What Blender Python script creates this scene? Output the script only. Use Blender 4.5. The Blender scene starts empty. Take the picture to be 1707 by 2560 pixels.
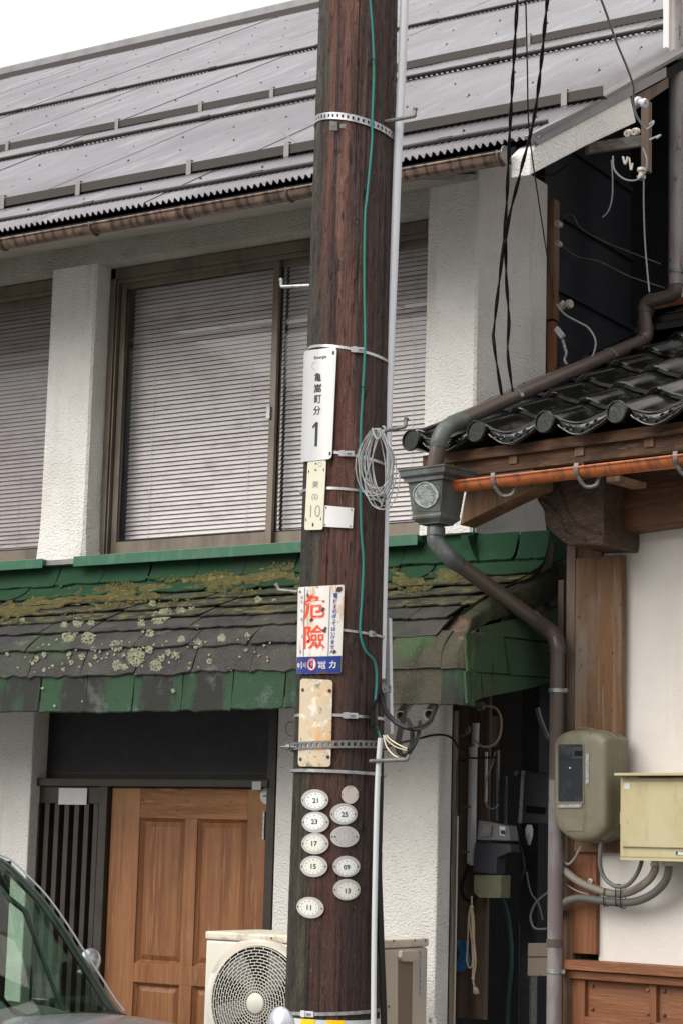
import bpy, bmesh, math, random
from mathutils import Vector, Matrix, noise
V = Vector
sc = bpy.context.scene
COL = sc.collection
random.seed(7)
PI = math.pi

# ------------------------------------------------------------------ camera
YAW, PITCH, ROLL, FPX = 0.56427642, 0.16066044, 0.02638352, 5200.0
CAM = V((0, 0, 2.1))
_f = V((-math.sin(YAW) * math.cos(PITCH), math.cos(YAW) * math.cos(PITCH), math.sin(PITCH)))
_r0 = V((math.cos(YAW), math.sin(YAW), 0)); _u0 = _r0.cross(_f)
CR = math.cos(ROLL) * _r0 + math.sin(ROLL) * _u0
CU = -math.sin(ROLL) * _r0 + math.cos(ROLL) * _u0
cd = bpy.data.cameras.new('camera')
cam = bpy.data.objects.new('camera', cd); COL.objects.link(cam)
cd.sensor_fit = 'VERTICAL'; cd.sensor_height = 36; cd.sensor_width = 24
cd.lens = FPX / 2560 * 36
cd.clip_start = 0.1; cd.clip_end = 2000
cam.matrix_world = Matrix(((CR.x, CU.x, -_f.x, CAM.x), (CR.y, CU.y, -_f.y, CAM.y), (CR.z, CU.z, -_f.z, CAM.z), (0, 0, 0, 1)))
sc.camera = cam

# ------------------------------------------------------------------ overcast daylight
SUN_EL, SUN_AZ = math.radians(38), math.radians(202)   # from behind the camera, a little to the left
w = bpy.data.worlds.new('World'); sc.world = w; w.use_nodes = True
nt = w.node_tree; nt.nodes.clear()
wo = nt.nodes.new('ShaderNodeOutputWorld'); bg = nt.nodes.new('ShaderNodeBackground')
sky = nt.nodes.new('ShaderNodeTexSky'); sky.sky_type = 'NISHITA'; sky.sun_disc = False
sky.sun_elevation = SUN_EL; sky.sun_rotation = SUN_AZ
sca = nt.nodes.new('ShaderNodeMix'); sca.data_type = 'RGBA'; sca.blend_type = 'MULTIPLY'; sca.inputs[0].default_value = 1
nt.links.new(sky.outputs[0], sca.inputs[6]); sca.inputs[7].default_value = (.1, .1, .1, 1)
mx = nt.nodes.new('ShaderNodeMix'); mx.data_type = 'RGBA'; mx.inputs[0].default_value = .95
nt.links.new(sca.outputs[2], mx.inputs[6])
tcw = nt.nodes.new('ShaderNodeTexCoord'); nzw = nt.nodes.new('ShaderNodeTexNoise'); nzw.inputs['Scale'].default_value = 3.1
nzw.inputs['Detail'].default_value = 4; nt.links.new(tcw.outputs['Generated'], nzw.inputs['Vector'])
rw = nt.nodes.new('ShaderNodeValToRGB'); rw.color_ramp.elements[0].position = .40; rw.color_ramp.elements[1].position = .62
rw.color_ramp.elements[0].color = (.74, .76, .785, 1); rw.color_ramp.elements[1].color = (.89, .88, .865, 1)
nt.links.new(nzw.outputs[0], rw.inputs[0]); nt.links.new(rw.outputs[0], mx.inputs[7])
sx_ = nt.nodes.new('ShaderNodeSeparateXYZ'); nt.links.new(tcw.outputs['Generated'], sx_.inputs[0])
gm = nt.nodes.new('ShaderNodeMapRange'); gm.inputs[3].default_value = .26; nt.links.new(sx_.outputs[2], gm.inputs[0])   # overcast: brighter overhead than at the horizon
gx_ = nt.nodes.new('ShaderNodeMix'); gx_.data_type = 'RGBA'; gx_.blend_type = 'MULTIPLY'; gx_.inputs[0].default_value = 1
nt.links.new(mx.outputs[2], gx_.inputs[6]); nt.links.new(gm.outputs[0], gx_.inputs[7])
nt.links.new(gx_.outputs[2], bg.inputs[0]); bg.inputs[1].default_value = 1.12
nt.links.new(bg.outputs[0], wo.inputs[0])
sd = bpy.data.lights.new('sun', 'SUN'); sd.energy = 1.5; sd.angle = math.radians(55); sd.color = (1, .965, .92)
so = bpy.data.objects.new('sun', sd); COL.objects.link(so)
sdir = V((math.sin(SUN_AZ) * math.cos(SUN_EL), math.cos(SUN_AZ) * math.cos(SUN_EL), math.sin(SUN_EL)))
so.rotation_euler = sdir.to_track_quat('Z', 'Y').to_euler(); so.location = (0, -5, 20)
vs = sc.view_settings; vs.view_transform = 'Standard'; vs.look = 'None'; vs.gamma = 1; vs.exposure = 1.32
vs.use_curve_mapping = False

# ------------------------------------------------------------------ where a traced point lies in the place
def ray(x, y): return CR * ((x - 853.5) / FPX) - CU * ((y - 1280) / FPX) + _f
def PY(x, y, Y): d = ray(x, y); return CAM + d * (Y / d.y)
def PX(x, y, X): d = ray(x, y); return CAM + d * (X / d.x)
B2 = math.radians(-8.7337)                       # the right-hand house stands turned against the left one
U2 = V((math.cos(B2), math.sin(B2), 0)); N2 = V((-math.sin(B2), math.cos(B2), 0))
O2 = PY(1500, 1940, 8.9); O2.z = 0
M2 = Matrix.Translation(O2) @ Matrix.Rotation(B2, 4, 'Z')
def Q(x, y, k):                                  # same, in the right-hand house's frame, k metres behind its wall plane
    d = ray(x, y); t = ((O2 - CAM).dot(N2) + k) / d.dot(N2); q = CAM + d * t - O2
    return V((q.dot(U2), k, q.z))
def QU(x, y, uu):
    d = ray(x, y); t = ((O2 - CAM).dot(U2) + uu) / d.dot(U2); q = CAM + d * t - O2
    return V((uu, q.dot(N2), q.z))
I4 = Matrix.Identity(4)

# ------------------------------------------------------------------ materials
def mk(name, col, rough=.6, metal=0, layers=(), bumps=(), spec=.32, coat=0, rlay=None):
    m = bpy.data.materials.new(name); m.use_nodes = True
    n = m.node_tree.nodes; l = m.node_tree.links; b = n['Principled BSDF']
    b.inputs['Roughness'].default_value = rough; b.inputs['Metallic'].default_value = metal
    b.inputs['Specular IOR Level'].default_value = spec; b.inputs['Coat Weight'].default_value = coat
    b.inputs['Coat Roughness'].default_value = .08
    g = n.new('ShaderNodeNewGeometry')
    def tex(kind, scale, st, detail=6):
        mp = n.new('ShaderNodeMapping'); mp.inputs['Scale'].default_value = st
        l.new(g.outputs['Position'], mp.inputs[0])
        if kind == 'voro':
            t = n.new('ShaderNodeTexVoronoi'); t.inputs['Scale'].default_value = scale; l.new(mp.outputs[0], t.inputs[0]); return t.outputs['Distance']
        if kind == 'cell':
            t = n.new('ShaderNodeTexVoronoi'); t.inputs['Scale'].default_value = scale; l.new(mp.outputs[0], t.inputs[0])
            s = n.new('ShaderNodeSeparateColor'); l.new(t.outputs['Color'], s.inputs[0]); return s.outputs[0]
        if kind == 'wave':
            t = n.new('ShaderNodeTexWave'); t.inputs['Scale'].default_value = scale; t.inputs['Distortion'].default_value = 9
            t.inputs['Detail'].default_value = 3; t.inputs['Detail Scale'].default_value = 1.5
            l.new(mp.outputs[0], t.inputs[0]); return t.outputs['Fac']
        t = n.new('ShaderNodeTexNoise'); t.inputs['Scale'].default_value = scale; t.inputs['Detail'].default_value = detail
        t.inputs['Roughness'].default_value = .62
        l.new(mp.outputs[0], t.inputs[0])
        x = n.new('ShaderNodeMath'); x.operation = 'MULTIPLY_ADD'; l.new(t.outputs['Fac'], x.inputs[0]); x.inputs[1].default_value = 1.38; x.inputs[2].default_value = -.19; return x.outputs[0]
    def rng(sock, lo, hi, a=1.0):
        r = n.new('ShaderNodeMapRange'); r.inputs[1].default_value = lo; r.inputs[2].default_value = hi
        r.inputs[3].default_value = 0; r.inputs[4].default_value = a; l.new(sock, r.inputs[0]); return r.outputs[0]
    cur = None
    c0 = n.new('ShaderNodeRGB'); c0.outputs[0].default_value = (*col, 1); cur = c0.outputs[0]
    for L in layers:
        kind, c2, scale, st, lo, hi, amt = L[:7]
        if kind == 'axis':                       # colour graded across or along the thing: scale = direction, st = (noise scale, noise size)
            d = n.new('ShaderNodeVectorMath'); d.operation = 'DOT_PRODUCT'; l.new(g.outputs['Position'], d.inputs[0]); d.inputs[1].default_value = scale
            nz = tex('noise', st[0], st[2] if len(st) > 2 else (1, 1, 1))
            ma = n.new('ShaderNodeMath'); ma.operation = 'MULTIPLY_ADD'; l.new(nz, ma.inputs[0]); ma.inputs[1].default_value = st[1]
            l.new(d.outputs['Value'], ma.inputs[2]); f = rng(ma.outputs[0], lo, hi, amt)
        else:
            f = rng(tex(kind, scale, st), lo, hi, amt)
        if len(L) > 7:                           # a second noise breaks the layer up
            f2 = rng(tex('noise', L[7], (1, 1, 1)), .42, .6); mm = n.new('ShaderNodeMath'); mm.operation = 'MULTIPLY'
            l.new(f, mm.inputs[0]); l.new(f2, mm.inputs[1]); f = mm.outputs[0]
        x = n.new('ShaderNodeMix'); x.data_type = 'RGBA'; l.new(f, x.inputs[0]); l.new(cur, x.inputs[6]); x.inputs[7].default_value = (*c2, 1)
        cur = x.outputs[2]
    l.new(cur, b.inputs['Base Color'])
    if rlay:
        kind, scale, st, lo, hi, r0, r1 = rlay
        r = n.new('ShaderNodeMapRange'); r.inputs[1].default_value = lo; r.inputs[2].default_value = hi; r.inputs[3].default_value = r0; r.inputs[4].default_value = r1
        l.new(tex(kind, scale, st), r.inputs[0]); l.new(r.outputs[0], b.inputs['Roughness'])
    nrm = None
    for kind, scale, st, lo, hi, strg, dist in bumps:
        bu = n.new('ShaderNodeBump'); bu.inputs['Strength'].default_value = strg; bu.inputs['Distance'].default_value = dist
        l.new(rng(tex(kind, scale, st), lo, hi), bu.inputs['Height'])
        if nrm: l.new(nrm, bu.inputs['Normal'])
        nrm = bu.outputs[0]
    if nrm: l.new(nrm, b.inputs['Normal']); 
    return m
def glassmat(name, tint, refl=.0, rough=.02, ior=1.5):
    m = bpy.data.materials.new(name); m.use_nodes = True; n = m.node_tree.nodes; l = m.node_tree.links; n.clear()
    o = n.new('ShaderNodeOutputMaterial'); t = n.new('ShaderNodeBsdfTransparent'); t.inputs[0].default_value = (*tint, 1)
    g = n.new('ShaderNodeBsdfGlossy'); g.inputs['Roughness'].default_value = rough
    fr = n.new('ShaderNodeFresnel'); fr.inputs[0].default_value = ior
    ad = n.new('ShaderNodeMath'); ad.inputs[1].default_value = refl; l.new(fr.outputs[0], ad.inputs[0])
    ge = n.new('ShaderNodeNewGeometry'); sb = n.new('ShaderNodeMath'); sb.operation = 'SUBTRACT'; sb.inputs[0].default_value = 1; l.new(ge.outputs['Backfacing'], sb.inputs[1])
    ml = n.new('ShaderNodeMath'); ml.operation = 'MULTIPLY'; l.new(ad.outputs[0], ml.inputs[0]); l.new(sb.outputs[0], ml.inputs[1]); ad = ml
    mi = n.new('ShaderNodeMixShader'); l.new(ad.outputs[0], mi.inputs[0]); l.new(t.outputs[0], mi.inputs[1]); l.new(g.outputs[0], mi.inputs[2])
    l.new(mi.outputs[0], o.inputs[0]); return m
S1 = (1, 1, 1)
PXW = tuple(V((CR.x, CR.y, 0)).normalized())      # across the pole, from its mossy side to its darker brown side
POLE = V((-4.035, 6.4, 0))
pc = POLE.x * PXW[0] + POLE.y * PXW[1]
M = {}
M['stucco'] = mk('white_stucco', (.80, .77, .725), .85,
    layers=[('noise', (.70, .67, .62), 3, S1, .45, .75, .8), ('noise', (.46, .42, .36), 6.5, (1, 1, .09), .60, .82, .65), ('noise', (.42, .40, .36), .9, (1, 1, 1.4), .66, .85, .4), ('noise', (.55, .51, .45), 1.3, (2.5, 2.5, .35), .60, .85, .45), ('noise', (.48, .45, .40), 70, (1, 1, 1.3), .66, .74, .6), ('voro', (.25, .22, .19), 38, (1, 1, 1.2), .19, .09, .75, 21)],
    bumps=[('noise', 60, (1, 1, 1.6), .3, .75, .7, .010), ('voro', 48, (1, 1, 1.5), 0, .6, .35, .005)])
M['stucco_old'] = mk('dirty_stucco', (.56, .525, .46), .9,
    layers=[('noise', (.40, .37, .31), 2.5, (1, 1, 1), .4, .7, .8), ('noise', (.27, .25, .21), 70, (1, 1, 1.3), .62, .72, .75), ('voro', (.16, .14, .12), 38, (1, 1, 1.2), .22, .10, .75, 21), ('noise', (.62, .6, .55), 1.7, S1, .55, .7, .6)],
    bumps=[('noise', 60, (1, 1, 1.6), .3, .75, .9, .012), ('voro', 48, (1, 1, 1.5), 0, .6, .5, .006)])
M['tin'] = mk('wet_corrugated_metal', (.22, .205, .214), .20, .4,
    spec=.6, layers=[('noise', (.40, .385, .395), 7, (1, .09, .09), .6, .8, .5), ('noise', (.10, .085, .09), 9, (1, .07, .07), .62, .8, .55), ('noise', (.15, .135, .142), 1.1, (1, .5, .5), .4, .68, .7), ('noise', (.38, .365, .375), 2.3, (2, .4, .4), .55, .8, .5), ('noise', (.14, .06, .035), 6, (1.6, .7, .7), .7, .78, .7)],
    bumps=[('noise', 260, S1, .45, .7, .25, .002)])
M['tindark'] = mk('dark_brown_metal', (.026, .018, .016), .45, .0, spec=.25, layers=[('noise', (.11, .09, .085), 60, S1, .74, .82, .5)], bumps=[('noise', 200, S1, .4, .7, .3, .002)])
M['bracket'] = mk('weathered_bracket_metal', (.17, .155, .15), .5, .4)
M['gutter'] = mk('streaked_brown_gutter', (.15, .098, .072), .36, .15,
    layers=[('wave', (.045, .028, .022), 5.2, (1, .02, .02), .5, .95, .85), ('noise', (.30, .20, .15), 14, (1.5, 1, 1), .52, .7, .6), ('noise', (.05, .04, .035), 8, S1, .6, .72, .7)])
M['black'] = mk('black_board', (.010, .010, .011), .8, spec=.1)
M['greymetal'] = mk('grey_flashing', (.16, .155, .16), .42, .3, layers=[('noise', (.10, .095, .10), 5, (1, 1, 1), .4, .7, .6)])
M['bronze'] = mk('bronze_aluminium', (.17, .138, .105), .42, .35, layers=[('noise', (.09, .073, .058), 9, (1, 1, .3), .45, .7, .7)], bumps=[('noise', 120, S1, .4, .7, .15, .001)])
M['bronzedark'] = mk('dark_bronze_aluminium', (.055, .046, .038), .4, .35, layers=[('noise', (.035, .03, .026), 7, S1, .4, .7, .7)])
M['rubber'] = mk('black_rubber', (.010, .010, .010), .5, spec=.2)
M['room'] = mk('dim_room', (.16, .15, .145), .9)
M['slat'] = mk('blind_slat', (.76, .705, .69), .5, layers=[('noise', (.5, .44, .42), 6, (1, 1, 3), .5, .75, .6)])
M['cord'] = mk('white_cord', (.7, .68, .66), .7)
M['glass'] = glassmat('window_glass', (.97, .97, .97), .0, .04, 1.3)
M['glassold'] = glassmat('mirrored_window_glass', (.86, .845, .845), .05, .1, 1.5)
M['darkpanel'] = mk('dark_transom_panel', (.013, .012, .013), .45, 0, layers=[('noise', (.03, .028, .028), 12, S1, .5, .75, .7)], bumps=[('noise', 90, S1, .3, .7, .25, .004)])
M['frost'] = mk('rippled_dark_glass', (.022, .024, .026), .12, 0, bumps=[('voro', 85, (1, 1, 1), 0, .6, .9, .006)])
GREEN = (.035, .135, .052)
M['flash'] = mk('green_flashing', (.028, .105, .058), .42, 0, layers=[('noise', (.09, .2, .12), 8, (2, 2, .5), .52, .8, .6), ('noise', (.10, .12, .09), 3, S1, .62, .75, .5)])
M['shgreen'] = mk('green_shingle', (.011, .050, .021), .85,
    layers=[('noise', (.012, .05, .02), 150, S1, .5, .62, .7), ('noise', (.022, .072, .034), 4, S1, .5, .8, .6), ('noise', (.03, .035, .022), 2.2, (1, 1, .7), .58, .75, .6), ('noise', (.3, .36, .3), 210, S1, .72, .76, .5)], bumps=[('noise', 230, S1, .3, .7, .7, .005)])
M['shfront'] = mk('green_shingle_with_dark_runs', (.036, .082, .042), .85,
    layers=[('noise', (.033, .028, .028), 2.6, (1.25, 1, .28), .47, .56, .96), ('noise', (.16, .17, .16), 7, (1, 1, 1), .62, .75, .5), ('noise', (.016, .04, .018), 170, S1, .52, .62, .6)],
    bumps=[('noise', 210, S1, .3, .7, .8, .005)])
M['shgrey'] = mk('grey_granule_shingle', (.066, .061, .051), .82,
    layers=[('noise', (.03, .028, .03), 3.2, S1, .42, .62, .8), ('noise', (.19, .17, .16), 170, S1, .6, .68, .7), ('noise', (.055, .09, .04), 1.6, S1, .6, .72, .7), ('noise', (.17, .16, .15), 9, (1, 1, 1), .64, .74, .5)],
    bumps=[('noise', 200, S1, .3, .7, .8, .006)], rlay=('noise', 4, S1, .4, .6, .55, .85))
M['shmossy'] = mk('mossy_shingle', (.07, .075, .055), .9,
    layers=[('noise', (.035, .035, .032), 6, S1, .42, .58, .8), ('noise', (.21, .17, .055), 22, (.6, 1, 1), .5, .64, .85), ('noise', (.05, .08, .03), 12, S1, .55, .7, .6)],
    bumps=[('noise', 150, S1, .3, .7, .9, .008)])
M['shside'] = mk('damp_green_shingle', (.040, .084, .044), .85,
    layers=[('noise', (.055, .07, .03), 3.1, S1, .5, .65, .7), ('noise', (.015, .035, .016), 13, (1, 1, .16), .64, .70, .8), ('noise', (.02, .03, .015), 1.9, (1, 1, .8), .62, .78, .7), ('noise', (.10, .13, .08), 120, S1, .62, .7, .5)], bumps=[('noise', 200, S1, .3, .7, .7, .005)])
M['sholive'] = mk('olive_mossy_shingle', (.055, .06, .032), .9, layers=[('noise', (.025, .028, .015), 7, (1, 1, .5), .42, .62, .8), ('noise', (.13, .14, .05), 40, S1, .62, .72, .6)], bumps=[('noise', 180, S1, .3, .7, .9, .006)])
M['shcorner'] = mk('brown_stained_shingle', (.085, .075, .05), .88,
    layers=[('noise', (.05, .11, .04), 4.5, (1, 1, .5), .5, .62, .85), ('noise', (.03, .03, .018), 6, (1, 1, .4), .52, .68, .7), ('noise', (.17, .15, .11), 130, S1, .6, .68, .6)], bumps=[('noise', 190, S1, .3, .7, .9, .006)])
M['moss'] = mk('yellow_moss', (.20, .17, .065), .95, layers=[('noise', (.17, .16, .055), 9, S1, .45, .62, .9), ('noise', (.42, .38, .14), 30, S1, .58, .7, .7)], bumps=[('noise', 300, S1, .3, .7, 1, .006)])
M['lichen'] = mk('pale_lichen', (.50, .52, .35), .95, layers=[("noise", (.31, .33, .20), 60, S1, .5, .65, .8)], bumps=[('noise', 260, S1, .3, .7, 1, .006)])
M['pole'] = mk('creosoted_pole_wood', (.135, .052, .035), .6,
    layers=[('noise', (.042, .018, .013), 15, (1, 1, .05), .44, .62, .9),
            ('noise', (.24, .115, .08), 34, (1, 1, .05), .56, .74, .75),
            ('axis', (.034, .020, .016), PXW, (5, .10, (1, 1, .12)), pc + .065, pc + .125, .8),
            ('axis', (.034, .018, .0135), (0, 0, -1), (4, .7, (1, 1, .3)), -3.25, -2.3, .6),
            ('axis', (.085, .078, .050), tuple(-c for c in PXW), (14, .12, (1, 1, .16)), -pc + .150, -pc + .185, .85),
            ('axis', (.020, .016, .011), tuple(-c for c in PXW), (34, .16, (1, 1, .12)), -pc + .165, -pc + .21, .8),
            ('noise', (.008, .005, .004), 42, (1, 1, .20), .64, .72, .95),
            ('noise', (.012, .007, .006), 9, (3, 3, .035), .64, .69, .9),
            ('noise', (.40, .31, .26), 120, (1, 1, .35), .73, .79, .6)],
    bumps=[('noise', 120, (1, 1, .05), .25, .75, 1, .010), ('noise', 42, (1, 1, .2), .60, .74, -1, .016), ('noise', 9, (3, 3, .035), .62, .70, -1, .02), ('noise', 260, (1, 1, .35), .4, .7, .5, .004)],
    rlay=('noise', 60, (1, 1, .3), .4, .7, .36, .8))
def woodmat(name, c1, c2, c3, st=(1, 1, .05), rough=.55, sc_=22, wear=None):
    lay = [('noise', c2, sc_, st, .4, .62, .85), ('noise', c3, sc_ * 4, st, .52, .68, .6)]
    if wear: lay += wear
    return mk(name, c1, rough, 0, layers=lay, bumps=[('noise', sc_ * 5, st, .3, .7, .5, .003)])
H_ = (.05, .5, 1)
M['door'] = woodmat('varnished_door_wood', (.255, .108, .045), (.15, .056, .022), (.36, .17, .07), rough=.42, sc_=17,
    wear=[('noise', (.15, .06, .027), 3.2, (1, 1, .4), .5, .75, .65), ('noise', (.33, .18, .09), 4.3, (1, 1, .3), .6, .8, .5), ('axis', (.34, .17, .055), (0, 0, 1), (5, .45, (1, 1, .5)), 2.42, 2.56, .6)])
M['doorh'] = woodmat('bleached_rail_wood', (.30, .13, .045), (.17, .06, .02), (.4, .2, .07), (.08, 1, 1), .5, 14,
    wear=[('noise', (.06, .03, .012), 26, (.6, 1, 1), .64, .7, .8)])
M['stained'] = woodmat('orange_stained_wood', (.20, .080, .036), (.15, .05, .02), (.30, .12, .048), rough=.5, sc_=16)
M['stainedh'] = woodmat('orange_stained_rail', (.21, .085, .038), (.16, .054, .022), (.31, .125, .05), H_, .5, 14)
M['weather'] = woodmat('weathered_board_wood', (.165, .083, .038), (.075, .042, .024), (.25, .165, .10), rough=.7, sc_=15,
    wear=[('noise', (.20, .165, .135), 5, (1, 1, .3), .52, .72, .75), ('noise', (.02, .012, .008), 45, (1, 1, .5), .7, .74, .9)])
M['oldgrey'] = woodmat('grey_old_wood', (.22, .165, .11), (.08, .065, .055), (.26, .23, .2), rough=.75, sc_=18)
M['oldgreyh'] = woodmat('grey_old_beam', (.17, .15, .13), (.08, .07, .06), (.28, .25, .22), H_, .75, 18)
M['eave'] = woodmat('dark_eave_wood', (.105, .048, .021), (.028, .014, .008), (.23, .11, .045), (.06, 1, 1.4), .55, 20)
M['beam'] = woodmat('brown_beam_wood', (.12, .05, .022), (.045, .02, .010), (.22, .095, .035), (.05, 1, 1), .45, 9)
M['carve'] = woodmat('carved_bracket_wood', (.075, .045, .029), (.045, .026, .017), (.17, .125, .09), (.3, 1, 1), .6, 26)
M['darkplank'] = woodmat('dark_alley_plank', (.14, .09, .06), (.06, .04, .03), (.15, .11, .08), rough=.75, sc_=12)
M['plaster'] = mk('cream_plaster', (.70, .655, .605), .8, layers=[('noise', (.52, .465, .41), 4.5, (1, 1, .10), .60, .85, .5), ('noise', (.48, .42, .36), 1.1, S1, .62, .85, .5), ('noise', (.62, .565, .51), 1.2, S1, .4, .7, .7), ('noise', (.3, .25, .2), 90, S1, .735, .75, .5)], bumps=[('noise', 70, S1, .3, .7, .15, .003), ('noise', 6, (1, 1, .6), .3, .7, .25, .012)])
M['plaster_old'] = mk('pale_upper_plaster', (.62, .58, .56), .8, layers=[('noise', (.5, .46, .43), 2, S1, .5, .7, .6)])
M['tar'] = mk('black_tar_paper', (.022, .023, .028), .6, layers=[('noise', (.035, .036, .042), 3, S1, .45, .7, .8)], bumps=[('noise', 22, (1, .3, 1), .4, .7, .3, .01)])
M['tile'] = mk('black_glazed_tile', (.005, .005, .0045), .10, 0, layers=[('noise', (.022, .024, .02), 40, S1, .72, .82, .6)], bumps=[('noise', 24, S1, .3, .7, .12, .005)], spec=.5, coat=.15)
M['tileend'] = mk('mossy_tile_face', (.010, .010, .009), .2, 0, layers=[('noise', (.06, .065, .035), 60, S1, .78, .86, .7)], bumps=[('noise', 30, S1, .3, .7, .12, .004)], spec=.5)
M['pvcbrown'] = mk('brown_pvc_pipe', (.088, .066, .056), .28, 0, layers=[('noise', (.075, .055, .05), 6, S1, .45, .65, .7), ('noise', (.07, .10, .06), 5, S1, .66, .76, .6)])
M['pvcpale'] = mk('faded_brown_pvc_pipe', (.22, .197, .193), .33, 0, layers=[('noise', (.13, .095, .095), 9, (1, 1, .2), .45, .62, .8), ('noise', (.03, .028, .03), 26, (1, 1, .45), .68, .72, .85)])
M['rainhead'] = mk('grey_green_plastic', (.085, .095, .088), .4, 0, layers=[('noise', (.05, .045, .04), 9, (1, 1, .3), .45, .65, .8), ('noise', (.12, .15, .135), 16, S1, .6, .72, .6)])
M['rainorn'] = mk('pale_worn_plastic', (.34, .36, .34), .5, 0, layers=[('noise', (.14, .16, .15), 45, S1, .45, .6, .8)])
M['orange'] = mk('orange_gutter_plastic', (.40, .115, .035), .33, 0, layers=[('noise', (.16, .06, .028), 14, (2.4, 1, .5), .5, .62, .75), ('noise', (.5, .22, .1), 6, (1, 1, 1), .6, .75, .5)])
M['galv'] = mk('galvanised_steel', (.36, .36, .36), .42, .75, layers=[('noise', (.2, .2, .2), 50, S1, .45, .6, .7)])
M['steel'] = mk('stainless_strap', (.45, .44, .43), .3, .75, layers=[('noise', (.4, .38, .36), 30, (1, 1, .2), .5, .7, .6)])
M['greysteel'] = mk('dull_grey_steel', (.17, .17, .165), .5, .5, layers=[('noise', (.10, .09, .08), 40, S1, .5, .65, .7)])
M['whitepvc'] = mk('white_conduit_plastic', (.50, .50, .52), .38, 0, layers=[('noise', (.42, .41, .41), 5, (1, 1, .3), .5, .7, .6), ('noise', (.2, .2, .2), 70, S1, .74, .77, .6)])
M['tubewhite'] = mk('white_tube_plastic', (.85, .85, .84), .4)
M['greypvc'] = mk('pale_grey_tube', (.46, .48, .47), .4)
M['rust'] = mk('rust', (.13, .055, .025), .8, layers=[('noise', (.30, .25, .2), 80, S1, .5, .62, .7)])
M['teal'] = mk('teal_cable_sheath', (.016, .15, .125), .4)
M['cable'] = mk('black_cable_sheath', (.010, .010, .011), .4, spec=.2)
M['coil'] = mk('grey_wire_sheath', (.27, .275, .27), .5, layers=[('noise', (.25, .25, .25), 40, S1, .5, .65, .7)])
M['greywire'] = mk('dull_grey_wire', (.17, .17, .18), .5)
M['ivory'] = mk('ivory_wire', (.62, .54, .38), .5)
M['porcelain'] = mk('porcelain', (.42, .38, .31), .3, layers=[('noise', (.3, .25, .18), 40, S1, .55, .68, .7)])
M['plate'] = mk('brushed_white_plate', (.48, .48, .47), .4, .25, layers=[('noise', (.42, .415, .40), 50, (1, 1, .15), .5, .7, .5)])
M['cream'] = mk('cream_plate', (.54, .515, .40), .4, layers=[('noise', (.46, .42, .32), 12, S1, .5, .75, .6)])
M['white'] = mk('white_enamel', (.58, .57, .555), .35, layers=[('noise', (.5, .48, .44), 12, S1, .55, .75, .4)])
M['ink'] = mk('black_ink', (.02, .02, .022), .5)
M['greyink'] = mk('grey_ink', (.2, .2, .2), .5)
M['enamel'] = mk('rust_streaked_enamel', (.58, .55, .50), .22, 0, layers=[('noise', (.42, .24, .12), 16, (1, 1, .3), .55, .66, .8), ('noise', (.09, .04, .018), 17, (1, 1, .6), .64, .69, .95)])
M['enamelblue'] = mk('blue_enamel', (.012, .032, .17), .22, 0, layers=[('noise', (.07, .035, .02), 15, S1, .53, .62, .95)])
M['blueink'] = mk('blue_lettering', (.022, .05, .24), .3)
M['redink'] = mk('red_lettering', (.72, .055, .015), .3, layers=[('noise', (.5, .18, .1), 30, (1, 1, .4), .6, .7, .5)])
M['rustplate'] = mk('rust_bleached_plate', (.46, .38, .27), .42, 0, layers=[('noise', (.55, .27, .07), 9, (1, 1, .6), .5, .7, .85), ('noise', (.12, .125, .05), 11, (1, 1, .7), .55, .66, .85), ('noise', (.7, .66, .58), 20, S1, .58, .7, .6), ('noise', (.09, .045, .02), 70, S1, .68, .73, .8)], rlay=('noise', 14, S1, .4, .6, .3, .6))
M['rivet'] = mk('rusty_rivet', (.06, .035, .025), .5, .4)
M['acry'] = mk('clear_oval_plastic', (.36, .34, .32), .25, 0, layers=[('noise', (.34, .31, .27), 30, S1, .5, .7, .6)])
M['dial'] = mk('white_dial', (.60, .60, .585), .3)
M['dialold'] = mk('yellowed_dial', (.56, .545, .48), .3)
M['coin'] = mk('scratched_disc', (.52, .45, .40), .3, .4, layers=[('noise', (.3, .26, .23), 45, (1, 1, .3), .5, .68, .7)])
M['yellow'] = mk('yellow_reflective', (.85, .48, .01), .3)
M['meter'] = mk('olive_grey_housing', (.16, .145, .098), .42, 0, layers=[('noise', (.085, .07, .042), 11, (1, 1, .12), .62, .78, .75), ('noise', (.06, .05, .03), 60, S1, .74, .80, .6), ('noise', (.105, .09, .055), 5, (1, 1, .35), .5, .66, .7), ('noise', (.20, .185, .135), 14, S1, .55, .75, .5)])
M['meterglass'] = mk('smoky_window', (.018, .02, .026), .08, layers=[('noise', (.06, .065, .075), 9, S1, .52, .7, .7)])
M['beigebox'] = mk('pale_yellow_steel', (.44, .375, .215), .38, 0, layers=[('noise', (.22, .19, .12), 26, (1, 1, .4), .66, .80, .6), ('noise', (.36, .30, .16), 16, (1, 1, .35), .58, .7, .6), ('noise', (.5, .44, .28), 3, S1, .5, .7, .5)])
M['hose'] = mk('beige_ribbed_hose', (.27, .235, .20), .5)
M['hosegrey'] = mk('grey_ribbed_hose', (.13, .125, .115), .5)
M['greencable'] = mk('dark_green_hose', (.012, .05, .04), .5)
M['olive'] = mk('olive_steel', (.13, .13, .075), .5, layers=[('noise', (.08, .08, .045), 20, S1, .5, .7, .7)])
M['darkgrey'] = mk('charcoal_plastic', (.035, .036, .045), .35)
M['clear'] = mk('dusty_clear_cover', (.16, .16, .17), .2)
M['rope'] = mk('hemp_rope', (.40, .32, .22), .85, bumps=[('wave', 90, (1, 1, 1), 0, 1, .5, .003)])
M['blue'] = mk('blue_plastic', (.03, .16, .33), .35, layers=[('noise', (.015, .09, .2), 20, S1, .5, .65, .7)])
M['tan'] = mk('tan_plastic', (.22, .18, .13), .5)
M['acbody'] = mk('ivory_steel', (.66, .62, .54), .42, layers=[('noise', (.55, .5, .42), 4, (1, 1, .5), .5, .7, .6)])
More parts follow.
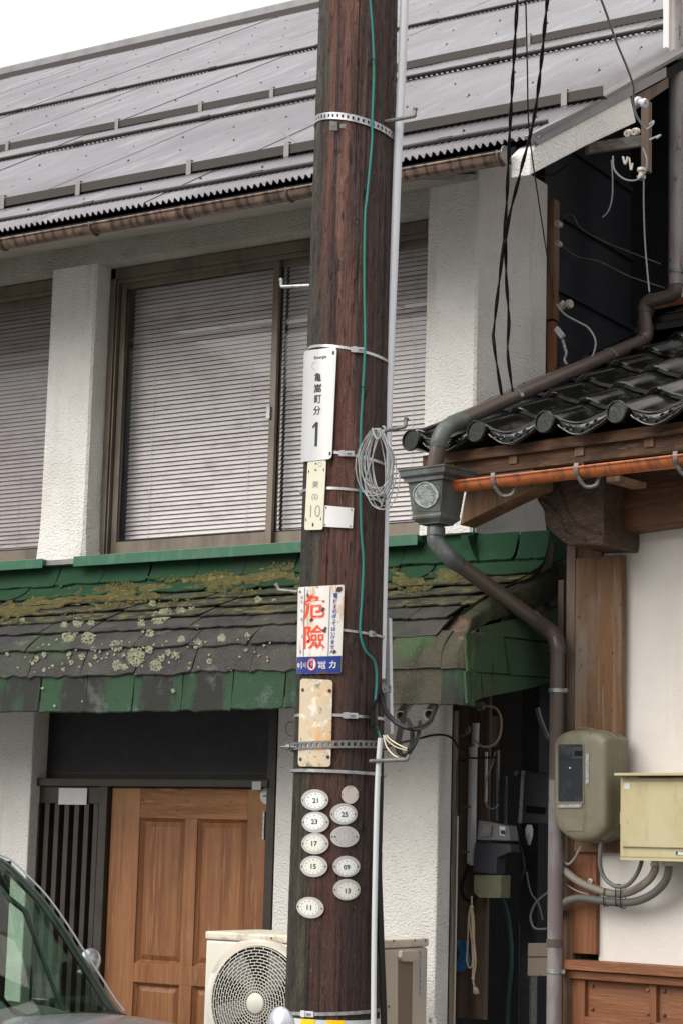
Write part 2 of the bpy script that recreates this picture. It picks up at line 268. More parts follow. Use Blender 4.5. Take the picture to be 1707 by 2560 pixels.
M['acside'] = mk('beige_steel', (.54, .475, .39), .45, layers=[('noise', (.46, .40, .33), 4, S1, .5, .7, .5)])
M['aclid'] = mk('stained_ivory_lid', (.62, .57, .47), .5, layers=[('noise', (.35, .29, .2), 15, (1, 1, 1), .52, .7, .7)])
M['fan'] = mk('grey_fan_plastic', (.16, .155, .15), .4)
M['carpaint'] = mk('silver_car_paint', (.42, .43, .45), .25, .6, coat=.7)
M['chrome'] = mk('bright_trim', (.16, .165, .17), .35, 0)
M['carglass'] = glassmat('green_windscreen_glass', (.80, .89, .83), .10)
M['cartrim'] = mk('black_car_trim', (.012, .013, .014), .35)
M['carint'] = mk('dark_car_interior', (.10, .105, .105), .8)
M['asphalt'] = mk('wet_concrete_road', (.16, .157, .15), .5, layers=[('noise', (.27, .265, .25), 160, S1, .55, .68, .7), ('noise', (.13, .13, .125), .8, S1, .45, .6, .7)], bumps=[('noise', 170, S1, .3, .7, .7, .005)], rlay=('noise', 1.2, S1, .45, .6, .2, .65))
M['concrete'] = mk('grey_concrete', (.26, .25, .24), .8, layers=[('noise', (.17, .165, .15), 4, S1, .4, .7, .8)], bumps=[('noise', 90, S1, .3, .7, .5, .004)])

# ------------------------------------------------------------------ mesh building
WM = {}                                          # world matrices of what has been placed
class MB:
    def __init__(s): s.v = []; s.f = []; s.m = []
    def add(s, vs, fs, mi=0):
        o = len(s.v); s.v += [V(p) for p in vs]; s.f += [tuple(i + o for i in f) for f in fs]; s.m += [mi] * len(fs); return s
    def box(s, x0, x1, y0, y1, z0, z1, mi=0):
        x0, x1 = sorted((x0, x1)); y0, y1 = sorted((y0, y1)); z0, z1 = sorted((z0, z1))
        return s.add([(x, y, z) for z in (z0, z1) for y in (y0, y1) for x in (x0, x1)],
                     [(0, 2, 3, 1), (4, 5, 7, 6), (0, 1, 5, 4), (2, 6, 7, 3), (0, 4, 6, 2), (1, 3, 7, 5)], mi)
    def obox(s, c, ax, ay, az, mi=0):            # oriented box from centre and three half axes
        c = V(c); ax = V(ax); ay = V(ay); az = V(az)
        return s.add([c + ax * i + ay * j + az * k for k in (-1, 1) for j in (-1, 1) for i in (-1, 1)],
                     [(0, 2, 3, 1), (4, 5, 7, 6), (0, 1, 5, 4), (2, 6, 7, 3), (0, 4, 6, 2), (1, 3, 7, 5)], mi)
    def prism(s, poly, off, mi=0):
        n = len(poly); off = V(off); a = [V(p) for p in poly]
        return s.add(a + [p + off for p in a], [tuple(range(n))[::-1], tuple(range(n, 2 * n))] + [(i, (i + 1) % n, n + (i + 1) % n, n + i) for i in range(n)], mi)
    def tube(s, pts, r, seg=10, cap=True, closed=False, mi=0):
        pts = [V(p) for p in pts]; n = len(pts); up = None; rings = []
        for i, p in enumerate(pts):
            if closed: t = pts[(i + 1) % n] - pts[i - 1]
            else: t = pts[min(i + 1, n - 1)] - pts[max(i - 1, 0)]
            t.normalize()
            if up is None: up = t.orthogonal().normalized()
            up = (up - t * up.dot(t)).normalized(); sd_ = t.cross(up)
            rr = r[i] if isinstance(r, (list, tuple)) else r
            rings.append([p + (up * math.cos(2 * PI * k / seg) + sd_ * math.sin(2 * PI * k / seg)) * rr for k in range(seg)])
        vs = [q for R_ in rings for q in R_]; fs = []
        for i in range(n if closed else n - 1):
            j = (i + 1) % n
            for k in range(seg): fs.append((i * seg + k, i * seg + (k + 1) % seg, j * seg + (k + 1) % seg, j * seg + k))
        if cap and not closed: fs += [tuple(range(seg))[::-1], tuple((n - 1) * seg + k for k in range(seg))]
        return s.add(vs, fs, mi)
    def grid(s, P, closed_u=False, mi=0):        # P: rows of points
        R_ = len(P); C_ = len(P[0]); fs = []
        for i in range(R_ - 1):
            for j in range(C_ if closed_u else C_ - 1):
                fs.append((i * C_ + j, i * C_ + (j + 1) % C_, (i + 1) * C_ + (j + 1) % C_, (i + 1) * C_ + j))
        return s.add([p for row in P for p in row], fs, mi)
    def slab(s, P, off, mi=0):                   # closed plate: grid P and the same grid moved by off(p) or vector
        R_ = len(P); C_ = len(P[0]); a = [V(p) for row in P for p in row]
        b = [p + (off(p) if callable(off) else V(off)) for p in a]; n = len(a); fs = []
        for i in range(R_ - 1):
            for j in range(C_ - 1):
                q = (i * C_ + j, i * C_ + j + 1, (i + 1) * C_ + j + 1, (i + 1) * C_ + j)
                fs.append(q); fs.append(tuple(k + n for k in q[::-1]))
        for j in range(C_ - 1):
            fs.append((j, n + j, n + j + 1, j + 1)); k = (R_ - 1) * C_ + j; fs.append((k, k + 1, n + k + 1, n + k))
        for i in range(R_ - 1):
            k = i * C_; fs.append((k, k + C_, n + k + C_, n + k)); k += C_ - 1; fs.append((k, n + k, n + k + C_, k + C_))
        return s.add(a + b, fs, mi)
    def lathe(s, c, axis, prof, seg=20, mi=0):   # prof: (distance along axis, radius)
        axis = V(axis).normalized(); u = axis.orthogonal().normalized(); v = axis.cross(u); c = V(c)
        P = [[c + axis * a + (u * math.cos(2 * PI * k / seg) + v * math.sin(2 * PI * k / seg)) * max(r, 1e-4) for k in range(seg)] for a, r in prof]
        return s.grid(P, True, mi)
    def ball(s, c, r, seg=8, sq=(1, 1, 1), mi=0):
        c = V(c); P = [[c + V((r * sq[0] * math.sin(PI * (i + .02) / (seg + .04)) * math.cos(2 * PI * k / (seg * 2)), r * sq[1] * math.sin(PI * (i + .02) / (seg + .04)) * math.sin(2 * PI * k / (seg * 2)), r * sq[2] * math.cos(PI * (i + .02) / (seg + .04)))) for k in range(seg * 2)] for i in range(seg + 1)]
        return s.grid(P, True, mi)
    def build(s, name, mats, parent=None, frame=I4, smooth=False, bevel=0, at=None):
        if not isinstance(mats, (list, tuple)): mats = [mats]
        xs = [p.x for p in s.v]; ys = [p.y for p in s.v]; zs = [p.z for p in s.v]
        o = V(at) if at is not None else V(((min(xs) + max(xs)) / 2, (min(ys) + max(ys)) / 2, min(zs)))
        me = bpy.data.meshes.new(name); me.from_pydata([p - o for p in s.v], [], s.f)
        for m in mats: me.materials.append(M[m] if isinstance(m, str) else m)
        me.polygons.foreach_set('material_index', s.m)
        bm = bmesh.new(); bm.from_mesh(me)
        bmesh.ops.remove_doubles(bm, verts=bm.verts, dist=1e-6)
        bmesh.ops.recalc_face_normals(bm, faces=bm.faces)
        if bevel:
            ed = [e for e in bm.edges if len(e.link_faces) == 2 and e.calc_face_angle(0) > .5]
            bmesh.ops.bevel(bm, geom=ed, offset=bevel, segments=2, profile=.6, affect='EDGES', clamp_overlap=True)
        bm.to_mesh(me); bm.free()
        if smooth:
            me.polygons.foreach_set('use_smooth', [True] * len(me.polygons))
            try: me.set_sharp_from_angle(angle=math.radians(38))
            except Exception: pass
        ob = bpy.data.objects.new(name, me); COL.objects.link(ob)
        place(ob, frame @ Matrix.Translation(o), parent); return ob
def place(ob, wm, parent=None):
    WM[ob.name] = wm.copy()
    if parent: ob.parent = parent; ob.matrix_local = WM[parent.name].inverted() @ wm
    else: ob.matrix_world = wm
def twin(src, wm, parent=None, name=None):       # copy of one object that shares its mesh
    c = src.copy(); COL.objects.link(c); c.parent = None; place(c, wm, parent); return c
def tag(o, label, cat, group=None):
    o['label'] = label; o['category'] = cat
    if group: o['group'] = group
    return o
def thing(name, label, cat, loc, frame=I4, group=None):
    o = bpy.data.objects.new(name, None); o.empty_display_size = .1; COL.objects.link(o); place(o, frame @ Matrix.Translation(V(loc))); return tag(o, label, cat, group)
def kind(o, k): o['kind'] = k; return o
_tc = {}
def text_geo(s, bold=0, res=2):
    if (s, bold) in _tc: return _tc[s, bold]
    c = bpy.data.curves.new('lettering', 'FONT'); c.body = s; c.size = 1; c.offset = bold; c.resolution_u = res
    o = bpy.data.objects.new('lettering', c); COL.objects.link(o)
    me = o.evaluated_get(bpy.context.evaluated_depsgraph_get()).to_mesh()
    vs_ = [(v.co.x, v.co.y) for v in me.vertices]; fs_ = [tuple(p.vertices) for p in me.polygons]
    bpy.data.objects.remove(o); bpy.data.curves.remove(c)
    x0 = min(v[0] for v in vs_); x1 = max(v[0] for v in vs_); y0 = min(v[1] for v in vs_); y1 = max(v[1] for v in vs_)
    _tc[s, bold] = (vs_, fs_, (x0, x1, y0, y1)); return _tc[s, bold]
def text_on(mb, s, f, cx, cy, h, wd=None, bold=0, mi=0, rot=0):
    """lettering centred at (cx, cy), h high (and wd wide), laid on the surface f(u, v) with v downwards"""
    vs_, fs_, (x0, x1, y0, y1) = text_geo(s, bold)
    k = h / (y1 - y0); kx = wd / (x1 - x0) if wd else k; out = []
    for x, y in vs_:
        a = (x - (x0 + x1) / 2) * kx; b = -(y - (y0 + y1) / 2) * k
        if rot: a, b = a * math.cos(rot) - b * math.sin(rot), a * math.sin(rot) + b * math.cos(rot)
        out.append(f(cx + a, cy + b))
    mb.add(out, fs_, mi)
def lerp(a, b, t): return a + (b - a) * t
def spline(pts, n=8):
    pts = [V(p) for p in pts]; out = []
    for i in range(len(pts) - 1):
        p0 = pts[max(i - 1, 0)]; p1 = pts[i]; p2 = pts[i + 1]; p3 = pts[min(i + 2, len(pts) - 1)]
        for k in range(n):
            t = k / n
            out.append(.5 * ((2 * p1) + (p2 - p0) * t + (2 * p0 - 5 * p1 + 4 * p2 - p3) * t * t + (3 * p1 - p0 - 3 * p2 + p3) * t ** 3))
    return out + [pts[-1]]
def cable(name, pts, r, mat, label=None, cat=None, parent=None, frame=I4, n=6, seg=8, group=None):
    o = MB().tube(spline(pts, n), r, seg).build(name, mat, parent, frame, smooth=True)
    if label: tag(o, label, cat, group)
    return o
# ================================================================== ground
kind(MB().box(-60, 40, -30, 60, -.3, 0).build('ground', 'asphalt'), 'structure')
kind(MB().box(-60, -3.9, 7.6, 60, -.05, .12).build('pavement', 'concrete', bevel=.01), 'structure')

# ================================================================== the white stuccoed house
LH = thing('house', 'two storey white stuccoed house with a brown corrugated roof and a green shingled canopy', 'house', (-7, 9, 0))
SL = math.tan(math.radians(30.42)); EY, EZ = 8.2, 5.358
def roofz(y): return EZ + (y - EY) * SL
zfr = 5.35
def wall(mat, *b, bevel=0): return MB().box(*b).build('wall', mat, LH, bevel=bevel)
MB().prism([(-19, 8.262, 5.282), (-19, 8.998, 5.50), (-19, 8.998, 5.53), (-19, 8.262, 5.31)], (14.075, 0, 0)).build('soffit', 'stucco_old', LH)
MB().prism([(-4.924, 8.262, 5.282), (-4.924, 8.42, 5.329), (-4.924, 8.42, 5.35), (-4.924, 8.262, 5.31)], (.614, 0, 0)).build('soffit', 'stucco_old', LH)
MB().prism([(-19, 9.0, 5.382), (-19, 9.36, 5.382), (-19, 9.36, 5.85), (-19, 9.0, 5.70)], (13.79, 0, 0)).build('wall', 'stucco_old', LH)
wall('room', -19, -5.0, 9.95, 10.05, 2.4, 6)
MB().box(-19, -5.24, 9.36, 9.95, 3.5, 3.6).build('floor', 'room', LH); MB().box(-19, -5.24, 9.36, 9.95, 5.55, 5.6).build('ceiling', 'room', LH)
def pillar(x0, x1, z0, z1, y1):
    P = []
    for k in range(13):
        t = k / 12; z = lerp(z0, z1, t); fl = .012 * max(0, 1 - t * 6) ** 2
        P.append([(x0 - fl, 9 - fl, z), (x0 + .012, 9 - fl - .0, z), (x1 - .012, 9 - fl, z), (x1 + fl, 9.012, z), (x1 + fl * 3, y1, z), (x0 - fl, y1, z)])
    mb = MB(); mb.grid([[V(p) for p in r] for r in P], True); mb.f.append(tuple(range(6))); mb.m.append(0); mb.f.append(tuple(range(72, 78))); mb.m.append(0)
    return mb.build('pillar', 'stucco', LH)
pillar(-7.722, -7.400, 3.668, 5.382, 9.3)
pillar(-10.05, -9.72, 3.668, 5.38, 9.3)
pillar(-5.212, -4.921, PY(1072, 1338, 9).z, 5.70, 9.78)
wall('stucco', -9.3, -5.10, 9.08, 9.4, 2.93, 3.66)
# the ground floor front, either side of the entrance
wall('stucco', -12, -7.70, 9.0, 9.3, .0, 2.93, bevel=.01)
wall('stucco', -6.052, -5.09, 9.0, 9.135, .0, 2.93, bevel=.012)
wall('darkplank', -9.2, -4.62, 8.32, 8.98, 2.94, 2.96)
# dark flank along the alley, closed up to the roof
MB().prism([(-4.935, 9.78, 0), (-4.935, 17.5, 0), (-4.935, 17.5, roofz(17.5) - .15), (-4.935, 9.78, roofz(9.78) - .12)], (-.1, 0, 0)).build('wall', 'tar', LH)
for k in range(9):
    z = 4.3 + k * .42
    MB().box(-4.934, -4.915, max(9.85, EY + (z + .3 - EZ) / SL), 17, z, z + .03).build('batten', 'tar', LH)
e0 = PX(1383, 505, -4.921); e1 = PX(1374, 930, -4.921)
MB().box(-4.925, -4.885, 9.79, 9.86, 4.95, 5.62).build('corner_board', 'weather', LH)
MB().box(-4.925, -4.89, 9.80, 9.85, 4.2, 4.94).build('corner_board', 'stained', LH)

# ---------------- roof
RF = MB().add([(-20.5, EY + .05, roofz(EY + .05) - .05), (-4.22, EY + .05, roofz(EY + .05) - .05), (-4.22, 18.2, roofz(18.2) - .05), (-20.5, 18.2, roofz(18.2) - .05),
               (-20.5, EY + .05, roofz(EY + .05) - .11), (-4.22, EY + .05, roofz(EY + .05) - .11), (-4.22, 18.2, roofz(18.2) - .11), (-20.5, 18.2, roofz(18.2) - .11)],
              [(0, 1, 2, 3), (7, 6, 5, 4), (0, 4, 5, 1), (1, 5, 6, 2), (2, 6, 7, 3), (3, 7, 4, 0)]).build('roof', 'black', LH)
ca, sa = math.cos(math.radians(30.42)), math.sin(math.radians(30.42))
PITCH_, AMP, SW = .038, .0115, .76
def sheet_mesh(L, nm):
    nw = int(SW / PITCH_) + 1; P = []
    xs = [i * PITCH_ / 6 for i in range(nw * 6 + 1)]
    for yy, zz in ((0, 0), (L * .5, 0), (L, 0)):
        P.append([V((x, yy * ca - (AMP * math.cos(2 * PI * x / PITCH_)) * sa, yy * sa + AMP * math.cos(2 * PI * x / PITCH_) * ca)) for x in xs])
    return MB().slab(P, (0, .0008, -.0016)).build(nm, 'tin', smooth=True, at=(0, 0, 0))
rows = [(8.2, 10.99, .0), (10.89, 14.05, .014), (13.95, 18.42, .028)]
first = True
for y0, y1, up in rows:
    src = sheet_mesh((y1 - y0) / ca, 'roof_sheet')
    cnt = 21 if y0 > 9 else 15
    for k in range(cnt):
        x = -4.195 - SW * (k + 1)
        m = Matrix.Translation((x, y0 + random.uniform(-.006, .006), roofz(y0) + .004 + up + (k % 2) * .0022)) @ Matrix.Rotation(random.uniform(-.0012, .0012), 4, 'Z')
        if k == 0: place(src, m, RF)
        else: twin(src, m, RF)
# screws
mb = MB()
for y in [8.62, 9.75, 10.3, 10.85, 11.5, 12.3, 13.1, 13.9, 14.6, 15.5, 16.4, 17.3, 18]:
    for k in range(40):
        x = -4.4 - k * .40 - (.2 if int(y * 10) % 2 else 0); up = .0 + (.014 if y > 11 else 0) + (.014 if y > 14.1 else 0)
        p = V((x, y, roofz(y) + .016 + up)); mb.lathe(p, (0, -sa, ca), [(0, .008), (.005, .007), (.007, .004), (.011, .002)], 6)
kind(mb.build('screws', 'tindark', RF), 'stuff')
# rods laid along the laps, with couplings
for y, xr, dz in ((8.40, PY(1372, 297, 8.42).x, .026), (10.87, -4.2, .040), (13.92, -4.2, .054)):
    mb = MB(); n = 22; xs = [lerp(-20 if y > 9 else -13, xr, i / n) for i in range(n + 1)]
    mb.tube([(x, y + .004 * math.sin(i * 2.3), roofz(y) + dz) for i, x in enumerate(xs)], .014, 8)
    r_ = mb.build('roof_rod', 'tindark', RF, smooth=True)
    for k in range(9):
        x = xr - .55 - k * 1.1; MB().tube([(x - .035, y, roofz(y) + dz), (x + .035, y, roofz(y) + dz)], .0185, 8).build('coupling', 'tindark', r_)
# snow guards: angle bars on brackets
def guard(y, x0, x1, bx, h):
    z = roofz(y) + .03
    g = MB().box(x0, x1, y, y + .004, z + .005, z + h).box(x0, x1, y + .004, y + .05, z + .005, z + .009).build('snow_guard', 'tindark', RF)
    for x in bx:
        MB().box(x - .016, x + .016, y - .008, y - .004, z - .03, z + h + .012).box(x - .016, x + .016, y - .008, y + .02, z + h + .012, z + h + .016).obox((x, y + .09, z + .02), (.016, 0, 0), (0, .10, .035), (0, -.001, .003)).build('snow_guard_bracket', 'bracket', g)
gy = 8.80; gx = PY(1506, 250, gy).x
guard(gy, -12.5, gx, [PY(x, y, gy).x for x, y in ((1410, 240), (718, 370), (474, 415), (197, 468), (8, 505))], .057)
guard(11.35, -18, -4.22, [PY(x, y, 11.35).x for x, y in ((1320, 101), (680, 240), (502, 277), (293, 322), (19, 378))], .057)
p = PY(735, 352, 9.15)
MB().obox(p, (.075, 0, -.055), (0, .014, 0), (.003, 0, .004)).build('bent_bracket', 'bracket', RF)
# ridge
mb = MB().box(-20.5, -4.19, 18.25, 18.9, roofz(18.3) + .04, roofz(18.3) + .17)
mb.build('ridge_cap', 'greymetal', RF, bevel=.02); MB().box(-20.5, -4.19, 18.15, 18.247, roofz(18.2) - .02, roofz(18.2) + .085).build('ridge_board', 'tindark', RF)
# far slope behind the ridge
MB().add([(-20.5, 18.9, roofz(18.9) - .1), (-4.22, 18.9, roofz(18.9) - .1), (-4.22, 27, 6), (-20.5, 27, 6)], [(0, 1, 2, 3)]).build('rear_slope', 'tin', RF)
MB().box(-20, -4.95, 17.5, 26, 0, 6).build('rear_wall', 'tar', LH)
# black fascia + gutter
gz0 = PY(0, 607, 8.11); gz1 = PY(768, 470, 8.11); ge = PY(1330, 376, 8.11)
sl = (ge.z - gz0.z) / (ge.x - gz0.x)
def gzz(x): return ge.z + (x - ge.x) * sl
MB().box(-18, -4.30, 8.215, 8.25, 5.268, 5.335).build('fascia', 'black', LH)
GR = .041; P = []
for x in [-13, -4.30]:
    P.append([(x, 8.11 + math.cos(a) * GR, gzz(x) + math.sin(a) * GR) for a in [PI + PI * i / 12 for i in range(13)]])
gut = MB().slab(P, lambda p: V((0, (8.11 - p.y) * .07, (gzz(p.x) - p.z) * .07)))
gut.tube([(-13, 8.11 - GR - .003, gzz(-13) + .002), (-4.3, 8.11 - GR - .003, gzz(-4.3) + .002)], .0065, 8)
gut = gut.build('gutter', 'gutter', LH, smooth=True)
MB().lathe((-4.3, 8.11, gzz(-4.3)), (1, 0, 0), [(0, .001), (0, .044), (.006, .044), (.006, .001)], 16).build('gutter_end_cap', 'greymetal', gut)
for x in [PY(px_, py_, 8.1).x for px_, py_ in ((8, 610), (235, 568), (468, 525), (724, 478), (990, 425), (1250, 390))]:
    MB().tube([(x, 8.11 + math.cos(a) * (GR + .006), gzz(x) + math.sin(a) * (GR + .006)) for a in [PI * .92 + PI * 1.1 * i / 10 for i in range(11)]], .0062, 6).box(x - .006, x + .006, 8.11 + GR, 8.22, gzz(x) + .0, gzz(x) + .012).build('gutter_bracket', 'gutter', gut, smooth=True)
# barge board and metal verge
XV = -4.195
def pxp(lst, X, s=857 / 1568, ox=850, oy=0): return [PX(ox + x * s, oy + y * s, X) for x, y in lst]
MB().prism(pxp([(905, 662), (1325, 441), (1352, 560), (1120, 668), (870, 800), (868, 700)], XV), (-.10, 0, 0)).build('barge_board', 'stucco', LH, bevel=.006)
MB().prism(pxp([(862, 620), (1490, 306), (1490, 352), (1325, 441), (905, 660)], XV + .012), (-.03, 0, 0)).build('verge_flashing', 'greymetal', LH)
a_ = PX(850 + 860 * .5466, 775 * .5466, XV)
MB().prism(pxp([(1325, 450), (1500, 355), (1500, 400), (1352, 500)], XV - .02), (-.07, 0, 0)).build('rafter', 'darkplank', LH)
# soffit boards of the verge, seen from below
for k in range(16):
    y0 = 8.99 + k * .5; MB().prism([(-4.31, y0, roofz(y0) - .125), (-4.31, y0 + .485, roofz(y0 + .485) - .125), (-4.93, y0 + .485, roofz(y0 + .485) - .125), (-4.93, y0, roofz(y0) - .125)], (0, 0, .012)).build('soffit_board', 'darkplank', LH)

# ---------------- windows
def glazed(x0, x1, mid, name_glass, rail_z0, nslat, lbl):
    z0, z1 = 3.672, 5.375
    wn = MB().box(x0, x0 + .035, 9.13, 9.24, z0, z1).box(x1 - .035, x1, 9.13, 9.24, z0, z1).box(x0, x1, 9.13, 9.24, z1 - .06, z1).box(x0, x1, 9.11, 9.24, z0, z0 + .035) \
        .box(x0 + .04, x0 + .05, 9.14, 9.22, z0, z1).box(x0, x1, 9.14, 9.17, z1 - .085, z1 - .061).build('window', 'bronze', LH, bevel=.003)
    def sash(a, b, y):
        s = MB().box(a, a + .038, y, y + .026, z0 + .035, z1 - .06).box(b - .038, b, y, y + .026, z0 + .035, z1 - .06) \
            .box(a + .038, b - .038, y + .001, y + .025, z0 + .035, z0 + .11).box(a + .038, b - .038, y + .001, y + .025, z1 - .115, z1 - .06).build('sash', 'bronze', wn, bevel=.002)
        MB().box(a + .036, b - .036, y + .010, y + .015, z0 + .105, z1 - .11).build('pane', name_glass, s)
        MB().box(a + .038, a + .044, y - .001, y + .004, z0 + .11, z1 - .115).box(a + .044, b - .044, y - .001, y + .004, z0 + .11, z0 + .115).build('rubber_seal', 'rubber', s)
    sash(x0 + .055, mid + .02, 9.165); sash(mid - .02, x1 - .04, 9.197)
    MB().box(mid - .028, mid - .004, 9.150, 9.164, 4.40, 4.47).build('latch', 'galv', wn, bevel=.002)
    return wn
mid = PY(690, 1000, 9.2).x
glazed(-7.395, -5.205, mid, 'glass', 0, 0, '')
glazed(-9.715, -7.725, -8.7, 'glassold', 0, 0, '')
# blinds hang behind the panes
def blind(x0, x1, label):
    t = thing('venetian_blind', label, 'blind', ((x0 + x1) / 2, 9.285, 3.75), group='blinds behind the upstairs windows')
    n = 60; z1 = 5.30; pit = (z1 - 3.775) / n
    P = [[V((x, -.0125 * math.cos(.92) * s - .0022 * math.sin(0) + 0, -.0145 * math.sin(.98) * s + .0022 * (1 - s * s))) for x in [lerp(x0, x1, i / 4) for i in range(5)]] for s in (-1, -.33, .33, 1)]
    P = [[V((p.x, 9.285 + (.0115 * (1 if k < 0 else 1)) * 0 - .0080 * sgn, 3.775 + .0125 * -sgn + .0016 * (1 - sgn * sgn))) for p in P[0]] for k, sgn in enumerate((-1, -.33, .33, 1))]
    src = MB().slab(P, (0, .0009, -.0004)).build('slat', 'slat', smooth=True)
    base = WM[src.name]
    place(src, base, t)
    for k in range(1, n):
        twin(src, Matrix.Translation((0, 0, pit * k)) @ base @ Matrix.Rotation(random.gauss(0, .022), 4, 'X') @ Matrix.Rotation(random.gauss(0, .0007), 4, 'Y'), t)
    MB().box(x0, x1, 9.275, 9.295, 3.752, 3.764).build('bottom_rail', 'slat', t); MB().box(x0, x1, 9.27, 9.3, 5.305, 5.335).build('head_rail', 'slat', t)
    for f in (.16, .80):
        x = lerp(x0, x1, f); MB().tube([(x, 9.272, 3.75), (x, 9.272, 5.31)], .0013, 5).build('ladder_cord', 'cord', t)
blind(-7.33, mid - .01, 'pale pink grey venetian blind behind the wide pane left of the wooden pole')
blind(mid + .01, -5.24, 'pale venetian blind of the right-hand pane, seen on both sides of the wooden pole')
blind(-9.65, -7.76, 'dim mauve venetian blind in the window left of the white pillar')

# ---------------- entrance under the canopy
def F(px_, py_, Y=9.12): return PY(px_, py_, Y)
xl, xr = F(86, 1900).x, F(690, 1900).x; xd = F(288, 1970).x; ztop = F(400, 1948).z
z_tb = F(400, 1968).z
EN = MB().box(xl - .04, xl + .03, 9.06, 9.2, .12, 2.93).box(xr - .012, xr + .04, 9.06, 9.2, .12, 2.93).box(xl, xr, 9.05, 9.2, z_tb, ztop).box(xd - .055, xd, 9.055, 9.2, .12, z_tb).build('door_frame', 'bronzedark', LH, bevel=.004)
MB().box(xl + .03, xr - .012, 9.13, 9.16, ztop, 2.93).build('transom_panel', 'darkpanel', EN)
MB().box(xl + .05, xr - .03, 9.122, 9.13, ztop + .03, ztop + .036).box(xl + .05, xl + .056, 9.122, 9.13, ztop + .036, 2.8).build('transom_bead', 'bronzedark', EN)
x_ = F(662, 1955).x; MB().box(x_ - .028, x_ + .028, 9.046, 9.0495, ztop - .055, ztop - .012).build('grey_sticker', 'greypvc', EN)
# slatted sidelight
SLT = MB().box(xl + .03, xd - .055, 9.14, 9.15, .2, z_tb).build('sidelight', 'frost', LH)
MB().box(xl + .03, xd - .055, 9.08, 9.135, z_tb - .095, z_tb).build('slat_rail', 'bronzedark', SLT, bevel=.003)
wv = (xd - .055 - xl - .03)
sx = [xl + .03 + wv * f for f in (.10, .24, .38, .52, .66, .80, .93)]
s0 = None
for x in sx:
    if s0 is None:
        s0 = MB().box(x - .017, x + .017, 9.075, 9.12, .2, z_tb - .095).build('upright_slat', 'bronzedark', SLT, bevel=.003); sx0 = x
    else: twin(s0, Matrix.Translation((x - sx0, 0, 0)) @ WM[s0.name], SLT)
a_, b_ = F(149, 1970, 9.07), F(217, 2012, 9.07)
tag(MB().box(a_.x, b_.x, 9.068, 9.072, b_.z, a_.z).build('paper_notice', 'white'), 'blank white card fixed over the top of the dark slatted sidelight', 'card')
# panelled door
DR = MB().box(xd + .006, xr - .014, 9.125, 9.165, .15, z_tb - .005).build('door', 'door', LH)
w_ = xr - .014 - xd - .006; dx = xd + .006
st_l = (dx, dx + .135 * w_ + .0); cx0 = F(466, 2200).x; cx1 = F(497, 2200).x; rs = F(622, 2200).x
lft = F(352, 2200).x
zt0 = F(450, 2047).z; zm0 = F(450, 2413).z; zm1 = F(450, 2462).z
mb = MB().box(dx, lft, 9.09, 9.124, .15, z_tb - .005).box(rs, xr - .014, 9.09, 9.124, .15, z_tb - .005); mb.build('door_stile', 'door', DR, bevel=.004)
MB().box(lft, rs, 9.091, 9.124, zt0, z_tb - .005).build('top_rail', 'doorh', DR, bevel=.003)
MB().box(lft, rs, 9.091, 9.124, zm1, zm0).build('middle_rail', 'door', DR, bevel=.003)
MB().box(cx0, cx1, 9.092, 9.124, .15, zm1).box(cx0, cx1, 9.092, 9.124, zm0, zt0).build('mullion', 'door', DR, bevel=.003)
for (a, b) in ((lft, cx0), (cx1, rs)):
    for (c, d) in ((zm0, zt0), (.55, zm1)):
        q = MB(); m1 = .018; m2 = .045
        P_ = [[(a, c), (b, c), (b, d), (a, d)], [(a + m1, c + m1), (b - m1, c + m1), (b - m1, d - m1), (a + m1, d - m1)], [(a + m2, c + m2), (b - m2, c + m2), (b - m2, d - m2), (a + m2, d - m2)]]
        ys = (9.1, 9.121, 9.106)
        q.grid([[V((x, ys[i], z)) for x, z in r] for i, r in enumerate(P_)], True); q.f.append((8, 9, 10, 11)); q.m.append(0)
        q.build('door_panel', 'door', DR)
x_ = F(672, 1990, 9.09); tag_ = MB().lathe((x_.x - .01, 9.09, x_.z), (0, -1, 0), [(0, .001), (0, .043), (.002, .042), (.002, .0)], 24).box(x_.x - .034, x_.x + .014, 9.0865, 9.0875, x_.z - .004, x_.z + .004, 1).build('round_sticker', ['white', 'teal'], DR)
MB().box(xr - .03, xr - .02, 9.06, 9.09, F(675, 2100).z, F(675, 2030).z).build('strike_strip', 'galv', DR)
MB().box(xl - .1, xr + .1, 9.02, 9.5, .12, .15).build('threshold', 'concrete', LH)

